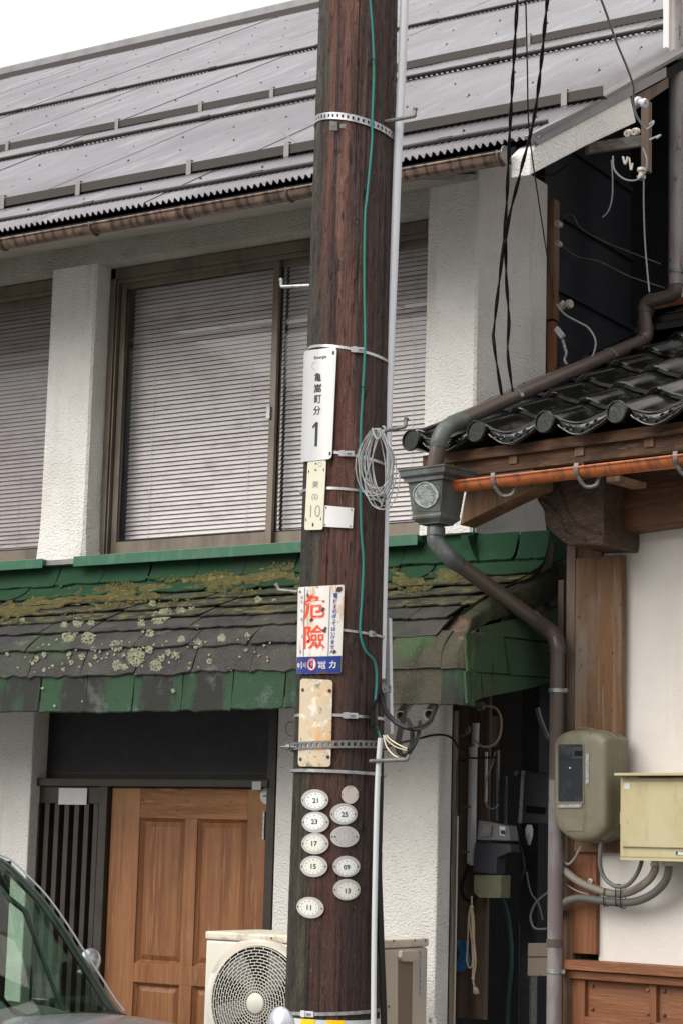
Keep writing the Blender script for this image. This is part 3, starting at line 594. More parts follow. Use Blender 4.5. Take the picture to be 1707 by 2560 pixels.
# ---------------- shingled canopy
SF = MB()
XE = -4.505
prof = [V((0, 9.035, 3.665)), V((0, 8.985, 3.515)), V((0, 8.85, 3.414)), V((0, 8.5, 3.248)), V((0, 8.27, 3.086)), V((0, 8.205, 2.925)), V((0, 8.205, 2.75))]
base_ = spline(prof[:6], 8)
CNP = MB().slab([[V((x, p.y + .02, p.z - .02)) for p in base_ + [V((0, 8.215, 2.88))]] for x in (-9.4, XE - .02)], (0, .05, -.05)).build('canopy', 'darkplank', LH)
def prof_at(s):                                   # s: 0..1 along the curved slope
    f = s * (len(base_) - 1); i = min(int(f), len(base_) - 2); return base_[i].lerp(base_[i + 1], f - i)
def tab(pts, wd, up0, up1, nm, mat, jag=.003, thick=.009, seed=0):
    """one shingle tab: pts follow the slope from its head to its lip"""
    rnd = random.Random(seed); P = []; n = len(pts)
    sk = rnd.uniform(-.012, .012)
    for i, p in enumerate(pts):
        t = pts[min(i + 1, n - 1)] - pts[max(i - 1, 0)]; nn = V((0, t.z, -t.y)).normalized()
        if nn.y > 0 and nn.z < 0: nn = -nn
        if nn.z < 0 or (abs(nn.z) < .05 and nn.y > 0): nn = -nn
        lift = lerp(up0, up1, i / (n - 1)); row = []
        for k in range(8):
            x = lerp(0, wd, k / 7) + (sk * i / (n - 1) if 0 < k < 7 or True else 0)
            j = (rnd.gauss(0, jag) if i == n - 1 else 0)
            curl = .006 * rnd.random() * (i / (n - 1)) ** 3 + (.004 * ((k / 3.5 - 1) ** 2) * (i / (n - 1)) ** 4)
            td = t.normalized()
            row.append(p + V((x, 0, 0)) + nn * (lift + curl) + td * j)
        P.append(row)
    return MB().slab(P, lambda q: V((0, .006, -.006))).build(nm, mat, at=(0, 0, 0))
courses = [(0, .205, .0, 'shgreen', .322), (.175, .40, .0, 'shgreen', .33), (.385, .475, .0, 'shmossy', .30), (.46, .55, .0, 'shmossy', .31), (.535, .625, .0, 'shmossy', .30), (.60, .715, 0, 'shgrey', .32), (.69, .83, 0, 'shgrey', .35), (.80, 1.0, 0, 'shgrey', .345)]
def lay(pts, mat, wd, x0, x1, up=(.003, .016), off=0.0, seed=1, jag=.003):
    variants = []; x = x0 + off; k = 0; rnd = random.Random(seed)
    while x < x1 - .02:
        ww = min(wd, x1 - x)
        if ww < wd - .01 or len(variants) < 4:
            o = tab(pts, ww - .006, up[0], up[1], 'shingle', mat, jag, seed=seed * 31 + k)
            if ww >= wd - .01: variants.append(o)
            place(o, Matrix.Translation((x, 0, 0)), CNP)
        else:
            twin(variants[rnd.randrange(4)], Matrix.Translation((x + rnd.uniform(-.004, .004), rnd.uniform(-.002, 0), rnd.uniform(-.004, .004))), CNP)
        x += wd; k += 1
for i, (s0_, s1_, _u, mat, wd) in enumerate(courses):
    lay([prof_at(lerp(s0_, s1_, t / 6)) for t in range(7)], mat, wd, -9.5, XE - (.17 if i > 4 else 0), (.004, .018), (i % 2) * wd * .5 - .07 * i, seed=i + 2, jag=.003 if i < 2 else .006)
lay([V((0, 8.197, lerp(2.95, 2.752, t / 4))) for t in range(5)], 'shfront', .3, -9.5, XE - .36, (.0, .006), .13, 11, .0025)
# rounded brown-stained corner shingles of the front
for (px0, px1, y0, y1, mt) in ((968, 1100, 1574, 1672, 'shcorner'), (1100, 1166, 1574, 1672, 'shcorner'), (972, 1035, 1672, 1760, 'shcorner'), (1035, 1100, 1672, 1760, 'shcorner'), (1100, 1140, 1672, 1760, 'shfront'), (1140, 1166, 1672, 1762, 'shfront')):
    a_, b_ = PY(px0, y1, 8.17).x, PY(px1, y1, 8.17).x; zz0 = PY(px0, y0, 8.17).z; zz1 = PY(px0, y1, 8.17).z; n = 6; P = []
    for i in range(n):
        t = i / (n - 1); z = lerp(zz0, zz1, t); yy = 8.17 + (.11 * (1 - t) ** 2.4 if y0 < 1600 else .012 * (1 - t))
        P.append([V((lerp(a_, b_, k / 5), yy + (.03 * max(0, (lerp(a_, b_, k / 5) - XE + .05) / .05) ** 2 if b_ > XE - .06 else 0) + random.uniform(-.002, .002), z + random.gauss(0, .0015))) for k in range(6)])
    MB().slab(P, (0, .012, -.003)).build('shingle', mt, CNP)
# gable side of the canopy
def quad_tab(pts, X, mat, th=.012, n=5):
    a, b, c, d = [PX(x, y, X) for x, y in pts]; P = []
    for i in range(n):
        t = i / (n - 1); r = []
        for k in range(n):
            u = k / (n - 1); q = a.lerp(b, u).lerp(d.lerp(c, u), t); q.x += random.uniform(-.002, .002) + .006 * t; r.append(q)
        P.append(r)
    MB().slab(P, (-th, 0, 0)).build('shingle', mat, CNP)
c6 = lambda x, y: (850 + x * .5466, 1300 + y * .5466)
MB().prism([PX(*c6(x, y), XE - .02) for x, y in ((575, 540), (660, 470), (960, 350), (1040, 340), (1040, 740), (950, 745), (650, 812), (580, 845))], (-.05, 0, 0)).build('gable_board', 'darkplank', CNP)
for q, mt in (([(572, 515), (745, 528), (760, 702), (578, 692)], 'shside'), ([(752, 542), (945, 560), (1035, 575), (1035, 722), (772, 708)][0:1] + [(1035, 572), (1035, 724), (772, 708)], 'shside'),
              ([(648, 520), (640, 488), (850, 440), (856, 545)], 'shside'), ([(860, 440), (1035, 390), (1035, 560), (860, 545)], 'shside'), ([(570, 690), (640, 700), (642, 815), (576, 838)], 'shside'),
              ([(646, 702), (852, 716), (852, 772), (648, 812)], 'shside'), ([(858, 718), (950, 724), (950, 742), (858, 770)], 'shside'),
              ([(950, 372), (1035, 340), (1035, 385), (960, 398)], 'shcorner')):
    quad_tab([c6(*p_) for p_ in q], XE + .006, mt)
# rolled edge over the gable side, and the sloping top that runs on round the corner
crest = [(548, 440), (640, 372), (740, 318), (860, 262), (1040, 168)]; low = [(578, 522), (655, 478), (752, 436), (870, 408), (1042, 330)]
A_ = [PX(*c6(*p_), XE - .03) for p_ in crest]; B_ = [PX(*c6(*p_), XE + .012) for p_ in low]; A_ = spline(A_, 4); B_ = spline(B_, 4)
for k in range(0, len(A_) - 1, 2):
    sl_ = slice(k, min(k + 3, len(A_))); lift = .006 * ((len(A_) - k) % 4 > 1)
    P = [[a + (b - a) * t + V((.04 * math.sin(PI * t ** .8) + lift, 0, .02 * math.sin(PI * t) + random.uniform(-.002, .002))) for t in [q_ / 7 for q_ in range(8)]] for a, b in zip(A_[sl_], B_[sl_])]
    MB().slab(P, (-.012, 0, -.006)).build('shingle', 'sholive', CNP, smooth=True)
IN = [PX(*c6(x, y), -4.925) for x, y in ((600, 150), (690, 120), (820, 90), (1000, 60))]
top_in = [V((-4.93, lerp(9.0, 10.3, k / 8), 3.42 + .05 * k / 8)) for k in range(9)]; Ac = [A_[min(int(k * (len(A_) - 1) / 8), len(A_) - 1)] for k in range(9)]
front_c = prof_at(.45)
nr = 7
for r_ in range(nr):
    t0, t1 = r_ / nr, (r_ + 1) / nr
    for c_ in range(4):
        P = []
        for i in range(4):
            t = lerp(t0 - .03, t1, i / 3); row = []
            for k in range(5):
                f = (c_ * 2 + k * .5) ; i0 = min(int(f), 7); fr_ = f - i0
                hi = top_in[i0].lerp(top_in[i0 + 1], fr_); lo = Ac[i0].lerp(Ac[i0 + 1], fr_)
                q = hi.lerp(lo, t); q.z += .012 * (i / 3) + random.uniform(-.001, .002) - .035 * math.sin(PI * t); row.append(q)
            P.append(row)
        MB().slab(P, (0, 0, -.01)).build('shingle', 'sholive', CNP)
# turned-up tabs against the flank wall
for k, (x0, x1, y0, y1) in enumerate(((600, 640, 70, 185), (645, 735, 62, 180), (738, 812, 45, 155), (815, 925, 30, 125), (930, 1030, 20, 110))):
    a, b = PX(*c6(x0, y1), -4.90), PX(*c6(x1, y1 - 15), -4.90); c, d = PX(*c6(x1 - 18, y0 - 8), -4.915), PX(*c6(x0 - 18, y0), -4.915)
    P = [[d.lerp(c, u).lerp(a.lerp(b, u), t) + V((.03 * t * t, 0, 0)) for u in (0, .33, .66, .97)] for t in (0, .25, .5, .75, 1)]
    MB().slab(P, (-.01, 0, 0)).build('shingle', 'shgreen', CNP)
MB().box(-4.99, -4.915, 9.0, 10.4, 3.3, 3.72).build('upstand', 'shgreen', CNP)
MB().box(XE - .48, XE - .04, 8.9, 10.3, 3.0, 3.25).build('canopy_core', 'black', CNP)
# green flashing under the windows
for x0, x1, dz in ((-9.4, PY(110, 1398, 8.95).x, .004), (PY(187, 1392, 8.95).x, -5.205, 0)):
    MB().box(x0, x1, 8.945, 9.13, 3.638, 3.672).box(x0, x1, 8.94, 8.947, 3.618 + dz, 3.676).build('flashing', 'flash', LH, bevel=.003)
wall('concrete', -9.4, -7.2, 8.97, 9.08, 3.64, 3.668)

# moss and lichen: small lumps set on the shingles
def cano(px_, py_):
    d = ray(px_, py_)
    pts = base_ + [V((0, 8.2, 2.76))]
    for i in range(len(pts) - 1):
        p, q = pts[i], pts[i + 1]; nn = V((0, q.z - p.z, -(q.y - p.y)))
        den = d.dot(nn)
        if abs(den) < 1e-6: continue
        t = (V((0, p.y, p.z)) - CAM).dot(nn) / den; h = CAM + d * t; e = q - p; s = (h - V((h.x, p.y, p.z))).dot(e) / e.dot(e)
        if -.01 <= s <= 1.01: return h, (nn if nn.y < 0 or nn.z > 0 else -nn).normalized()
    return None
def lump(mb, c, nn, r, rnd, flat=.35, seg=6):
    u = nn.orthogonal().normalized(); v = nn.cross(u); top = c + nn * r * flat
    ring = []; ring2 = []
    for k in range(seg):
        a = 2 * PI * k / seg + rnd.random() * .5; q = r * rnd.uniform(.75, 1.2)
        ring.append(c + (u * math.cos(a) + v * math.sin(a)) * q - nn * r * .1); ring2.append(c + (u * math.cos(a) + v * math.sin(a)) * q * .62 + nn * r * flat * rnd.uniform(.6, 1.1))
    mb.grid([ring, ring2, [top] * seg], True)
rnd = random.Random(3); mb = MB(); mb2 = MB()
n_ = 0
for k in range(52000):
    px_ = rnd.uniform(-30, 1160); f = px_ / 1160
    yc = lerp(1532, 1440, min(px_ / 730, 1)) if px_ < 740 else lerp(1468, 1450, (px_ - 740) / 400)
    dy = rnd.gauss(0, 13); py_ = yc + dy
    dn = .1 + noise.noise(V((px_ * .012, py_ * .05, 1))) + .6 * noise.noise(V((px_ * .05, py_ * .13, 5)))
    lim = .12 if px_ < 740 else (.22 if px_ < 980 or px_ < 1080 else .45)
    if dn < lim - .30 + .22 * abs(dy) / 16: continue
    h = cano(px_, py_)
    if not h: continue
    lump(mb, h[0] + h[1] * .016, h[1], rnd.uniform(.0026, .0085), rnd, 1.0, 5); n_ += 1
    if n_ > 17000: break
mb.f and kind(mb.build('moss', 'moss', CNP), 'stuff')
lich = [(630, 630, 44), (720, 670, 30), (540, 585, 28), (545, 665, 24), (690, 600, 20), (835, 555, 19), (810, 625, 20), (748, 635, 16), (775, 612, 15), (580, 675, 17), (910, 575, 22), (410, 550, 33), (385, 630, 16), (438, 598, 13), (445, 632, 11), (320, 540, 34), (175, 640, 15), (210, 620, 11), (335, 655, 12), (300, 685, 9), (965, 650, 13), (1020, 550, 20), (1135, 538, 12), (870, 682, 9), (730, 460, 34), (760, 440, 30), (690, 530, 20), (650, 490, 20), (830, 430, 22), (880, 410, 14), (700, 395, 16), (1180, 378, 18), (360, 480, 26), (300, 490, 18), (420, 480, 18), (250, 670, 7), (42, 622, 9), (205, 770, 7), (260, 850, 6), (800, 780, 10), (385, 828, 4), (905, 500, 11), (210, 690, 7), (325, 620, 12), (1130, 600, 7), (650, 470, 12), (540, 700, 14), (160, 660, 8), (420, 660, 6), (575, 625, 9), (465, 610, 6), (110, 470, 10), (1255, 385, 12)]
for k in range(70): lich.append((rnd.uniform(60, 1250), rnd.uniform(520, 700), rnd.uniform(2, 5)))
for x, y, r in lich:
    X_, Y_ = x * .5485, 1300 + y * .5485; rr = r * .5485
    for k in range(int(6 + rr * rr * .55)):
        a = rnd.random() * 2 * PI; q = math.sqrt(rnd.random()) * rr * rnd.uniform(.8, 1.05); h = cano(X_ + q * math.cos(a), Y_ + q * math.sin(a) * .95)
        if h: lump(mb2, h[0] + h[1] * .017, h[1], rnd.uniform(.0028, .005), rnd, .7, 5)
kind(mb2.build('lichen', 'lichen', CNP), 'stuff')
# ================================================================== the right-hand house (its own, turned frame: u right, k back, z up)
RH = thing('house', 'traditional house with black glazed roof tiles, cream plaster and stained timber', 'house', (.2, .1, 0), M2)
def rb(name, mat, *b, bevel=0, parent=None): return MB().box(*b).build(name, mat, parent or RH, M2, bevel=bevel)
def k4(x, y): return (850 + x * .5466, 700 + y * .5466)
def k8(x, y): return (850 + x * .5466, 1860 + y * .5466)
def r6(x, y): return (1340 + x / 4.272, 1780 + y / 4.272)
def r7(x, y): return (960 + x / 3.409, 1000 + y / 3.409)
pu = Q(1496, 2300, 0).x
rb('wall', 'plaster', pu, 3.5, 0, .12, 1.5, 4.2)
rb('wall', 'darkplank', -.17, 3.5, .121, .3, 0, 4.22)
rb('post', 'stained', Q(1419, 2300, -.03).x, pu + .004, -.03, .09, 1.655, Q(1450, 2125, -.03).z)
rb('post', 'weather', Q(1414, 1500, -.035).x, Q(1436, 1500, -.035).x, -.035, .2, 0.2, Q(1420, 1362, -.035).z, bevel=.004)
rb('post', 'weather', Q(1436, 1370, -.02).x, Q(1503, 1370, -.02).x, -.02, .1, 2.6, Q(1440, 1350, -.02).z, bevel=.004)
rb('backing_board', 'weather', Q(1437, 1500, -.06).x, Q(1553, 1500, -.06).x, -.06, -.022, Q(1480, 2131, -.06).z, Q(1500, 1391, -.06).z, bevel=.004)
rb('post', 'darkplank', -.235, -.205, -.02, .2, .2, 3.4)
# timber dado: ledge, rails, stiles, panels, studs
zt = Q(1400, 2398, -.1).z; rb('ledge', 'stainedh', Q(1396, 2400, -.10).x, 3.5, -.10, 0, zt - .045, zt, bevel=.004)
rb('ledge_board', 'stainedh', Q(1408, 2430, -.07).x, 3.5, -.07, 0, zt - .085, zt - .048, bevel=.004)
uS = Q(1428, 2500, -.045).x; uP = Q(1460, 2500, -.045).x
rb('dado_post', 'stained', uS, uP, -.045, 0, .3, zt - .087, bevel=.003)
z1_ = Q(1500, 2452, -.045).z; z0_ = Q(1540, 2548, -.045).z
pw = Q(1620, 2500, -.045).x - uP; ms = Q(1638, 2500, -.045).x - Q(1619, 2500, -.045).x
rb('dado_rail', 'stainedh', uP, 3.5, -.045, 0, z1_, zt - .087, bevel=.003)
rb('dado_rail', 'stainedh', uP, 3.5, -.045, 0, z0_ - .05, z0_, bevel=.003)
rb('dado_rail', 'stainedh', uP, 3.5, -.045, 0, .9, .98, bevel=.003)
rb('dado_board', 'stained', uP, 3.5, -.02, 0, .3, .9)
for k in range(8):
    a = uP + k * (pw + ms)
    for q0, q1 in ((z0_, z1_), (.98, z0_ - .05)):
        p_ = rb('dado_panel', 'stainedh', a + .002, a + pw - .002, -.022, -.004, q0, q1)
        for uu in (a + .03, a + pw - .012 + ms * .5 - .01):
            for zz in (q1 - .025, q0 + .035):
                MB().ball((uu, -.028 if uu < a + .1 else -.048, zz), .0085, 5).build('stud', 'weather', p_, M2, smooth=True)
    rb('dado_stile', 'stained', a + pw, a + pw + ms, -.045, 0, .98, z1_, bevel=.003)
# carved bracket, beam, eaves timbers
MB().prism([Q(*k4(x, y), -.30) for x, y in ((880, 860), (885, 960), (900, 1012), (928, 1055), (932, 1105), (958, 1150), (1012, 1196), (1045, 1214), (1140, 1212), (1200, 1214), (1206, 1165), (1200, 860))], (0, .30, 0)).build('carved_bracket', 'carve', RH, M2, bevel=.012)
for q in (((925, 1010), (1000, 1080), (1030, 1150), (1120, 1190)), ((1000, 960), (1030, 1040), (1080, 1120), (1190, 1160))):
    MB().tube(spline([Q(*k4(*p_), -.302) for p_ in q], 6), .007, 6).build('carved_line', 'carve', RH, M2, smooth=True)
MB().prism([Q(*k4(x, y), -.13) for x, y in ((1108, 860), (1112, 960), (1140, 1060), (1172, 1120), (1206, 1162), (1400, 1133), (1900, 1065), (1900, 700), (1112, 760))], (0, .129, 0)).build('beam', 'beam', RH, M2, bevel=.01)
MB().prism([Q(*k4(x, y), -.132) for x, y in ((1206, 1164), (1400, 1135), (1900, 1067), (1900, 1060), (1400, 1127), (1206, 1155))], (0, .02, 0)).build('beam_bead', 'eave', RH, M2)
TK = -.75; TZ = 3.98; SA = math.radians(24.8)
rb('eave_board', 'eave', -.50, 3.5, TK + .06, TK + .10, Q(*k4(1000, 845), TK + .06).z, TZ - .07, bevel=.003)
rb('eave_board', 'eave', -.52, 3.5, TK + .03, TK + .06, TZ - .105, TZ - .055, bevel=.003)
for k in range(14):   # soffit boards rising with the roof
    y0 = TK + .1 + k * .12; y1 = y0 + .117; z = lambda y: TZ - .11 + (y - TK) * math.tan(SA)
    MB().prism([(-.50, y0, z(y0)), (-.50, y1, z(y1)), (-.50, y1, z(y1) + .015), (-.50, y0, z(y0) + .015)], (4, 0, 0)).build('soffit_board', 'eave', RH, M2)
for k in range(9):
    u0 = -.40 + k * .36; z = lambda y: TZ - .112 + (y - TK) * math.tan(SA)
    MB().prism([(u0, TK + .06, z(TK + .06)), (u0, .2, z(.2)), (u0, .2, z(.2) - .06), (u0, TK + .06, z(TK + .06) - .06)], (.05, 0, 0)).build('rafter', 'eave', RH, M2)
    MB().box(u0 + .002, u0 + .048, TK + .052, TK + .06, z(TK + .06) - .058, z(TK + .06) - .004).build('rafter_cap', 'weather', RH, M2)
# verge board below the tiles (runs back with the roof), its cut end in view
MB().prism([Q(*k4(x, y), -.5) for x, y in ((575, 960), (600, 900), (905, 880), (905, 948), (760, 1015), (545, 1122))], (0, .12, 0)).build('purlin_end', 'weather', RH, M2, bevel=.006)
MB().prism([(-.5, TK + .1, TZ - .1), (-.5, 1.4, TZ - .1 + 2.05 * math.tan(SA)), (-.5, 1.4, TZ - .22 + 2.05 * math.tan(SA)), (-.5, TK + .1, TZ - .2)], (.03, 0, 0)).build('verge_board', 'darkplank', RH, M2)
rb('rafter_end', 'weather', Q(*k4(1240, 915), -.72).x, Q(*k4(1300, 915), -.72).x, -.76, -.55, Q(*k4(1260, 930), -.72).z, Q(*k4(1260, 905), -.72).z)
# ---- tiles
ROOF = MB().add([(-.52, TK + .05, TZ - .055), (3.5, TK + .05, TZ - .055), (3.5, 1.35, TZ - .055 + 2.05 * math.tan(SA)), (-.52, 1.35, TZ - .055 + 2.05 * math.tan(SA))], [(0, 1, 2, 3)]).build('roof', 'black', RH, M2)
TW, TL = .378, .305
def tprof(s):                                   # height across one tile: roll at the left, valley, roll shoulder at the right
    if s < .0: return .030 * math.cos(s / .2 * PI / 2)
    if s < .26: return lerp(.030, -.012, (1 - math.cos(PI * s / .26)) / 2)
    if s < .74: return -.012 - .022 * math.sin(PI * (s - .26) / .48)
    return lerp(-.012, .034, (1 - math.cos(PI * (s - .74) / .28)) / 2)
def tile_mesh(nm):
    P = []
    cs, sn = math.cos(SA), math.sin(SA)
    for t, up in ((-.02, .030), (.0, .033), (.015, .034), (.5, .020), (1.06, .002)):
        row = []
        for k in range(22):
            s = lerp(-.07, 1.03, k / 21)
            h = tprof(s) * (1.0 if t > -.01 else .9) + up; y = t * TL - (.018 if .2 < s < .8 else .0) * math.sin(PI * max(0, min(1, (s - .2) / .6))) * (1 if t < .2 else 0)
            row.append(V((s * TW, y * cs - h * sn, y * sn + h * cs)))
        P.append(row)
    return MB().slab(P, lambda q: V((0, .020 * sn, -.020 * cs))).build(nm, 'tile', smooth=True, at=(0, 0, 0))
ts = tile_mesh('roof_tile'); used = False
U0 = Q(1045, 1110, TK).x
for r_ in range(7):
    for c_ in range(11):
        y = TK + r_ * TL * math.cos(SA); z = TZ - .012 + (y - TK) * math.tan(SA)
        m = M2 @ Matrix.Translation((U0 + c_ * TW + random.uniform(-.003, .003), y + random.uniform(-.004, .004), z + random.uniform(-.002, .002))) @ Matrix.Rotation(random.uniform(-.012, .012), 4, 'Y')
        if not used: place(ts, m, ROOF); used = True
        else: twin(ts, m, ROOF)
# eave ends: round disc and patterned apron
def disc():
    return MB().lathe((0, 0, 0), (0, -1, 0), [(-.12, .040), (-.02, .042), (0, .050), (.012, .052), (.018, .048), (.018, .044), (.010, .042), (.010, .001)], 26).build('tile_disc', 'tileend', smooth=True, at=(0, 0, 0))
def apron():
    P = []
    for f in (0, .25, .5, .75, 1):
        row = []
        for k in range(18):
            s = lerp(.17, .86, k / 17); top = tprof(s) + .02; dep = .062 * math.sin(PI * lerp(.12, .88, k / 17)) ** .6
            row.append(V((s * TW, -.022 - .02 * math.sin(PI * (s - .17) / .69) - (.006 if 0 < f < 1 else 0), top - dep * f)))
        P.append(row)
    mb = MB().slab(P, (0, .014, 0))
    def edge(f, r): mb.tube([V((lerp(.17, .86, k / 17) * TW, -.033 - .02 * math.sin(PI * k / 17), tprof(lerp(.17, .86, k / 17)) + .02 - .062 * math.sin(PI * lerp(.12, .88, k / 17)) ** .6 * f)) for k in range(18)], r, 5)
    edge(.12, .004); edge(.95, .004)
    for cxx in (.30, .40, .63, .73):             # scroll relief
        sgn = 1 if cxx < .5 else -1; pts = []
        for a in range(14):
            th = a * .5; rr = .016 - .0009 * a; s = cxx
            pts.append(V((s * TW + sgn * rr * math.cos(th), -.034 - .02 * math.sin(PI * (s - .17) / .69), tprof(s) + .02 - .034 + rr * math.sin(th) * .8)))
        mb.tube(pts, .003, 5)
    s = .515
    for a in (-.9, 0, .9): mb.tube([V((s * TW, -.055, tprof(s) - .03)), V((s * TW + .018 * math.sin(a), -.056, tprof(s) - .03 + .02 * math.cos(a)))], .0035, 5)
    return mb.build('tile_apron', 'tile', smooth=True, at=(0, 0, 0))
d0, a0 = disc(), apron()
for c_ in range(11):
    base = M2 @ Matrix.Translation((U0 + c_ * TW, TK - .01, TZ + .004))
    md = base @ Matrix.Translation((-.0, -.035, .0)); ma = base @ Matrix.Translation((0, .0, -.006))
    (place(d0, md, ROOF), place(a0, ma, ROOF)) if c_ == 0 else (twin(d0, md, ROOF), twin(a0, ma, ROOF))
# verge rolls up the left edge
cs, sn = math.cos(SA), math.sin(SA)
for r_ in range(7):
    y = TK + .03 + r_ * TL * cs; z = TZ + .012 + (y - TK) * math.tan(SA)
    MB().lathe((U0 - .0, y, z), (0, cs, sn), [(-.02, .036), (-.01, .045), (.03, .044), (TL - .03, .038), (TL, .034)], 16).build('verge_tile', 'tile', ROOF, M2, smooth=True)
# flat ridge tiles and board against the upper wall
zr = Q(1640, 848, 1.25).z
for i, (k0, u0) in enumerate(((1.10, 1582), (1.13, 1588), (1.16, 1592))):
    for j in range(4):
        ua = Q(u0, 820, k0).x + j * .42; MB().box(ua, ua + .415, k0, 1.4, zr + .004 + i * .05, zr + .046 + i * .05).build('flat_tile', 'tile', ROOF, M2, bevel=.008)
rb('wall_board', 'stained', Q(1628, 770, 1.3).x, 3.5, 1.28, 1.34, Q(1650, 775, 1.3).z, Q(1650, 755, 1.3).z)
uW = Q(1692, 500, 1.3).x
rb('wall', 'plaster_old', uW, 3.5, 1.34, 1.6, 4.6, 9)
a_ = Q(1664, 190, 1.25); b_ = Q(1700, 0, 1.25)
rb('fascia_end', 'plaster_old', a_.x + .012, b_.x + .1, 1.2, 1.32, a_.z, a_.z + 1.2)

# ================================================================== gutters, rain head and pipes
def kpath(lst, n=6): return spline([Q(x, y, k) for x, y, k in lst], n)
zg = Q(1420, 1182, -.85).z
g0, g1 = Q(1126, 1218, -.86), Q(1720, 1150, -.86)
GU = thing('eave_gutter', 'orange brown half round gutter under the black tiled eave', 'gutter', (.6, -.86, zg), M2)
dirg = (g1 - g0).normalized(); g2 = g0 + dirg * 3.5; P = []
for c in (g0, g2): P.append([c + V((0, math.cos(a) * .040, math.sin(a) * .040 + .012)) for a in [PI * .98 + PI * 1.04 * i / 14 for i in range(15)]])
mb = MB().slab(P, lambda q: V((0, 0, .003))); mb.tube([g0 + V((0, -.041, .015)), g2 + V((0, -.041, .015))], .006, 8)
mb.build('trough', 'orange', GU, M2, smooth=True)
for px_, py_ in ((1245, 1195), (1453, 1172), (1700, 1145)):
    c = Q(px_, py_, -.86); c.z = g0.z + dirg.z * (c.x - g0.x) / dirg.x + .012
    hb = MB(); prev = None
    pts = [c + V((0, math.cos(a) * .0455, math.sin(a) * .0455)) for a in [PI * .86 + PI * 1.02 * i / 12 for i in range(13)]] + [c + V((.0, .10, .02)), c + V((0, .2, .05))]
    P = [[p - V((.011, 0, 0)), p + V((.011, 0, 0))] for p in pts]
    hb.slab(P, (0, .0, .003)); hb.tube(spline([c + V((0, -.03, -.035)), c + V((.02, .0, -.075)), c + V((.06, .02, -.07)), c + V((.07, .03, -.03))], 5), .009, 6)
    hb.build('gutter_hook', 'greysteel', GU, M2, smooth=True)
c = Q(1450, 1160, -.9); MB().tube(spline([c + V((-.012, 0, -.01)), c + V((.006, 0, .02)), c + V((.014, 0, -.012)), c + V((-.008, .01, .012))], 5), .0018, 5).build('tie_wire', 'rust', GU, M2)
# rain head
HK = -.97
HD = thing('rain_head', 'grey green rain hopper with a basket weave medallion, left of the orange gutter', 'rain hopper', Q(1093, 1320, -.9), M2)
uL, uR = Q(*r7(205, 700), HK).x, Q(*r7(492, 690), HK).x; wc = (uL + uR) / 2; hw = (uR - uL) / 2; dd = .085
zz = lambda y: Q(*r7(350, y), HK).z
lv = [(zz(690), 1.0), (zz(720), 1.0), (zz(930), .86), (zz(970), .83), (zz(980), .86), (zz(1000), .84), (zz(1035), .62), (zz(1045), .60)]
def rings(lv_, ck, d_): return [[V((wc - hw * f, ck - d_ * f, z)), V((wc + hw * f, ck - d_ * f, z)), V((wc + hw * f, ck + d_ * f, z)), V((wc - hw * f, ck + d_ * f, z))] for z, f in lv_]
ck = HK + dd
mb = MB(); mb.grid(rings(lv, ck, dd), True); mb.build('hopper_body', 'rainhead', HD, M2, bevel=.004)
lv2 = [(zz(690), .98), (zz(690), 1.16), (zz(660), 1.16), (zz(655), 1.22), (zz(640), 1.34), (zz(600), 1.36), (zz(590), 1.42), (zz(578), 1.42), (zz(578), .8), (zz(640), .8)]
mb = MB(); mb.grid(rings(lv2, ck, dd), True); mb.build('hopper_rim', 'rainhead', HD, M2)
def hf(x, y):                                    # on the sloping front
    q = Q(*r7(x, y), HK); t = (zz(720) - q.z) / (zz(720) - zz(930)); q.y = ck - dd * lerp(1, .86, max(0, min(1, t))); return q
cx_, cy_ = 352, 808; orn = []
for k in range(65):
    a = 2 * PI * k / 64; rr = 1 + .09 * abs(math.cos(2 * a)) ** .5 - .05 * (abs(math.sin(4 * a)) ** 3); orn.append((cx_ + 96 * rr * math.cos(a), cy_ + 98 * rr * math.sin(a)))
MB().tube([hf(*p_) + V((0, -.004, 0)) for p_ in orn[:-1]], .0038, 6, closed=True).build('medallion_frame', 'rainorn', HD, M2, smooth=True)
mb = MB(); mb.prism([hf(*p_) + V((0, .0005, 0)) for p_ in orn[:-1]], (0, -.002, 0))
for i in range(-5, 6):
    for j in range(-6, 7):
        x, y = cx_ + (i + .5 * (j % 2)) * 17, cy_ + j * 14
        if ((x - cx_) / 82) ** 2 + ((y - cy_) / 82) ** 2 > 1: continue
        s_ = 1 if (j % 2) else -1
        for o_ in (-2.6, 2.6):
            mb.tube([hf(x - 7 - o_ * s_ * .3, y - 6 * s_ + o_) + V((0, -.002, 0)), hf(x, y + o_) + V((0, -.0048, 0)), hf(x + 7, y + 6 * s_ + o_) + V((0, -.002, 0))], .0018, 4)
mb.build('basket_weave', 'rainorn', HD, M2, smooth=True)
MB().tube([hf(225, 720), hf(470, 715), hf(462, 940), hf(268, 945)], .0022, 5, closed=True).build('panel_bead', 'rainhead', HD, M2)
MB().lathe((wc, ck, zz(1200 - 150)), (0, 0, -1), [(0, .030), (.008, .041), (.010, .042), (.045, .042), (.050, .036), (.058, .036)], 24).build('outlet_collar', 'rainhead', HD, M2, smooth=True)
c = Q(*r7(190, 775), -.9); MB().lathe((wc - hw - .005, ck + .02, zz(775)), (-1, 0, 0), [(0, .035), (.014, .035), (.016, .001)], 16).build('gutter_stub', 'orange', HD, M2, smooth=True)
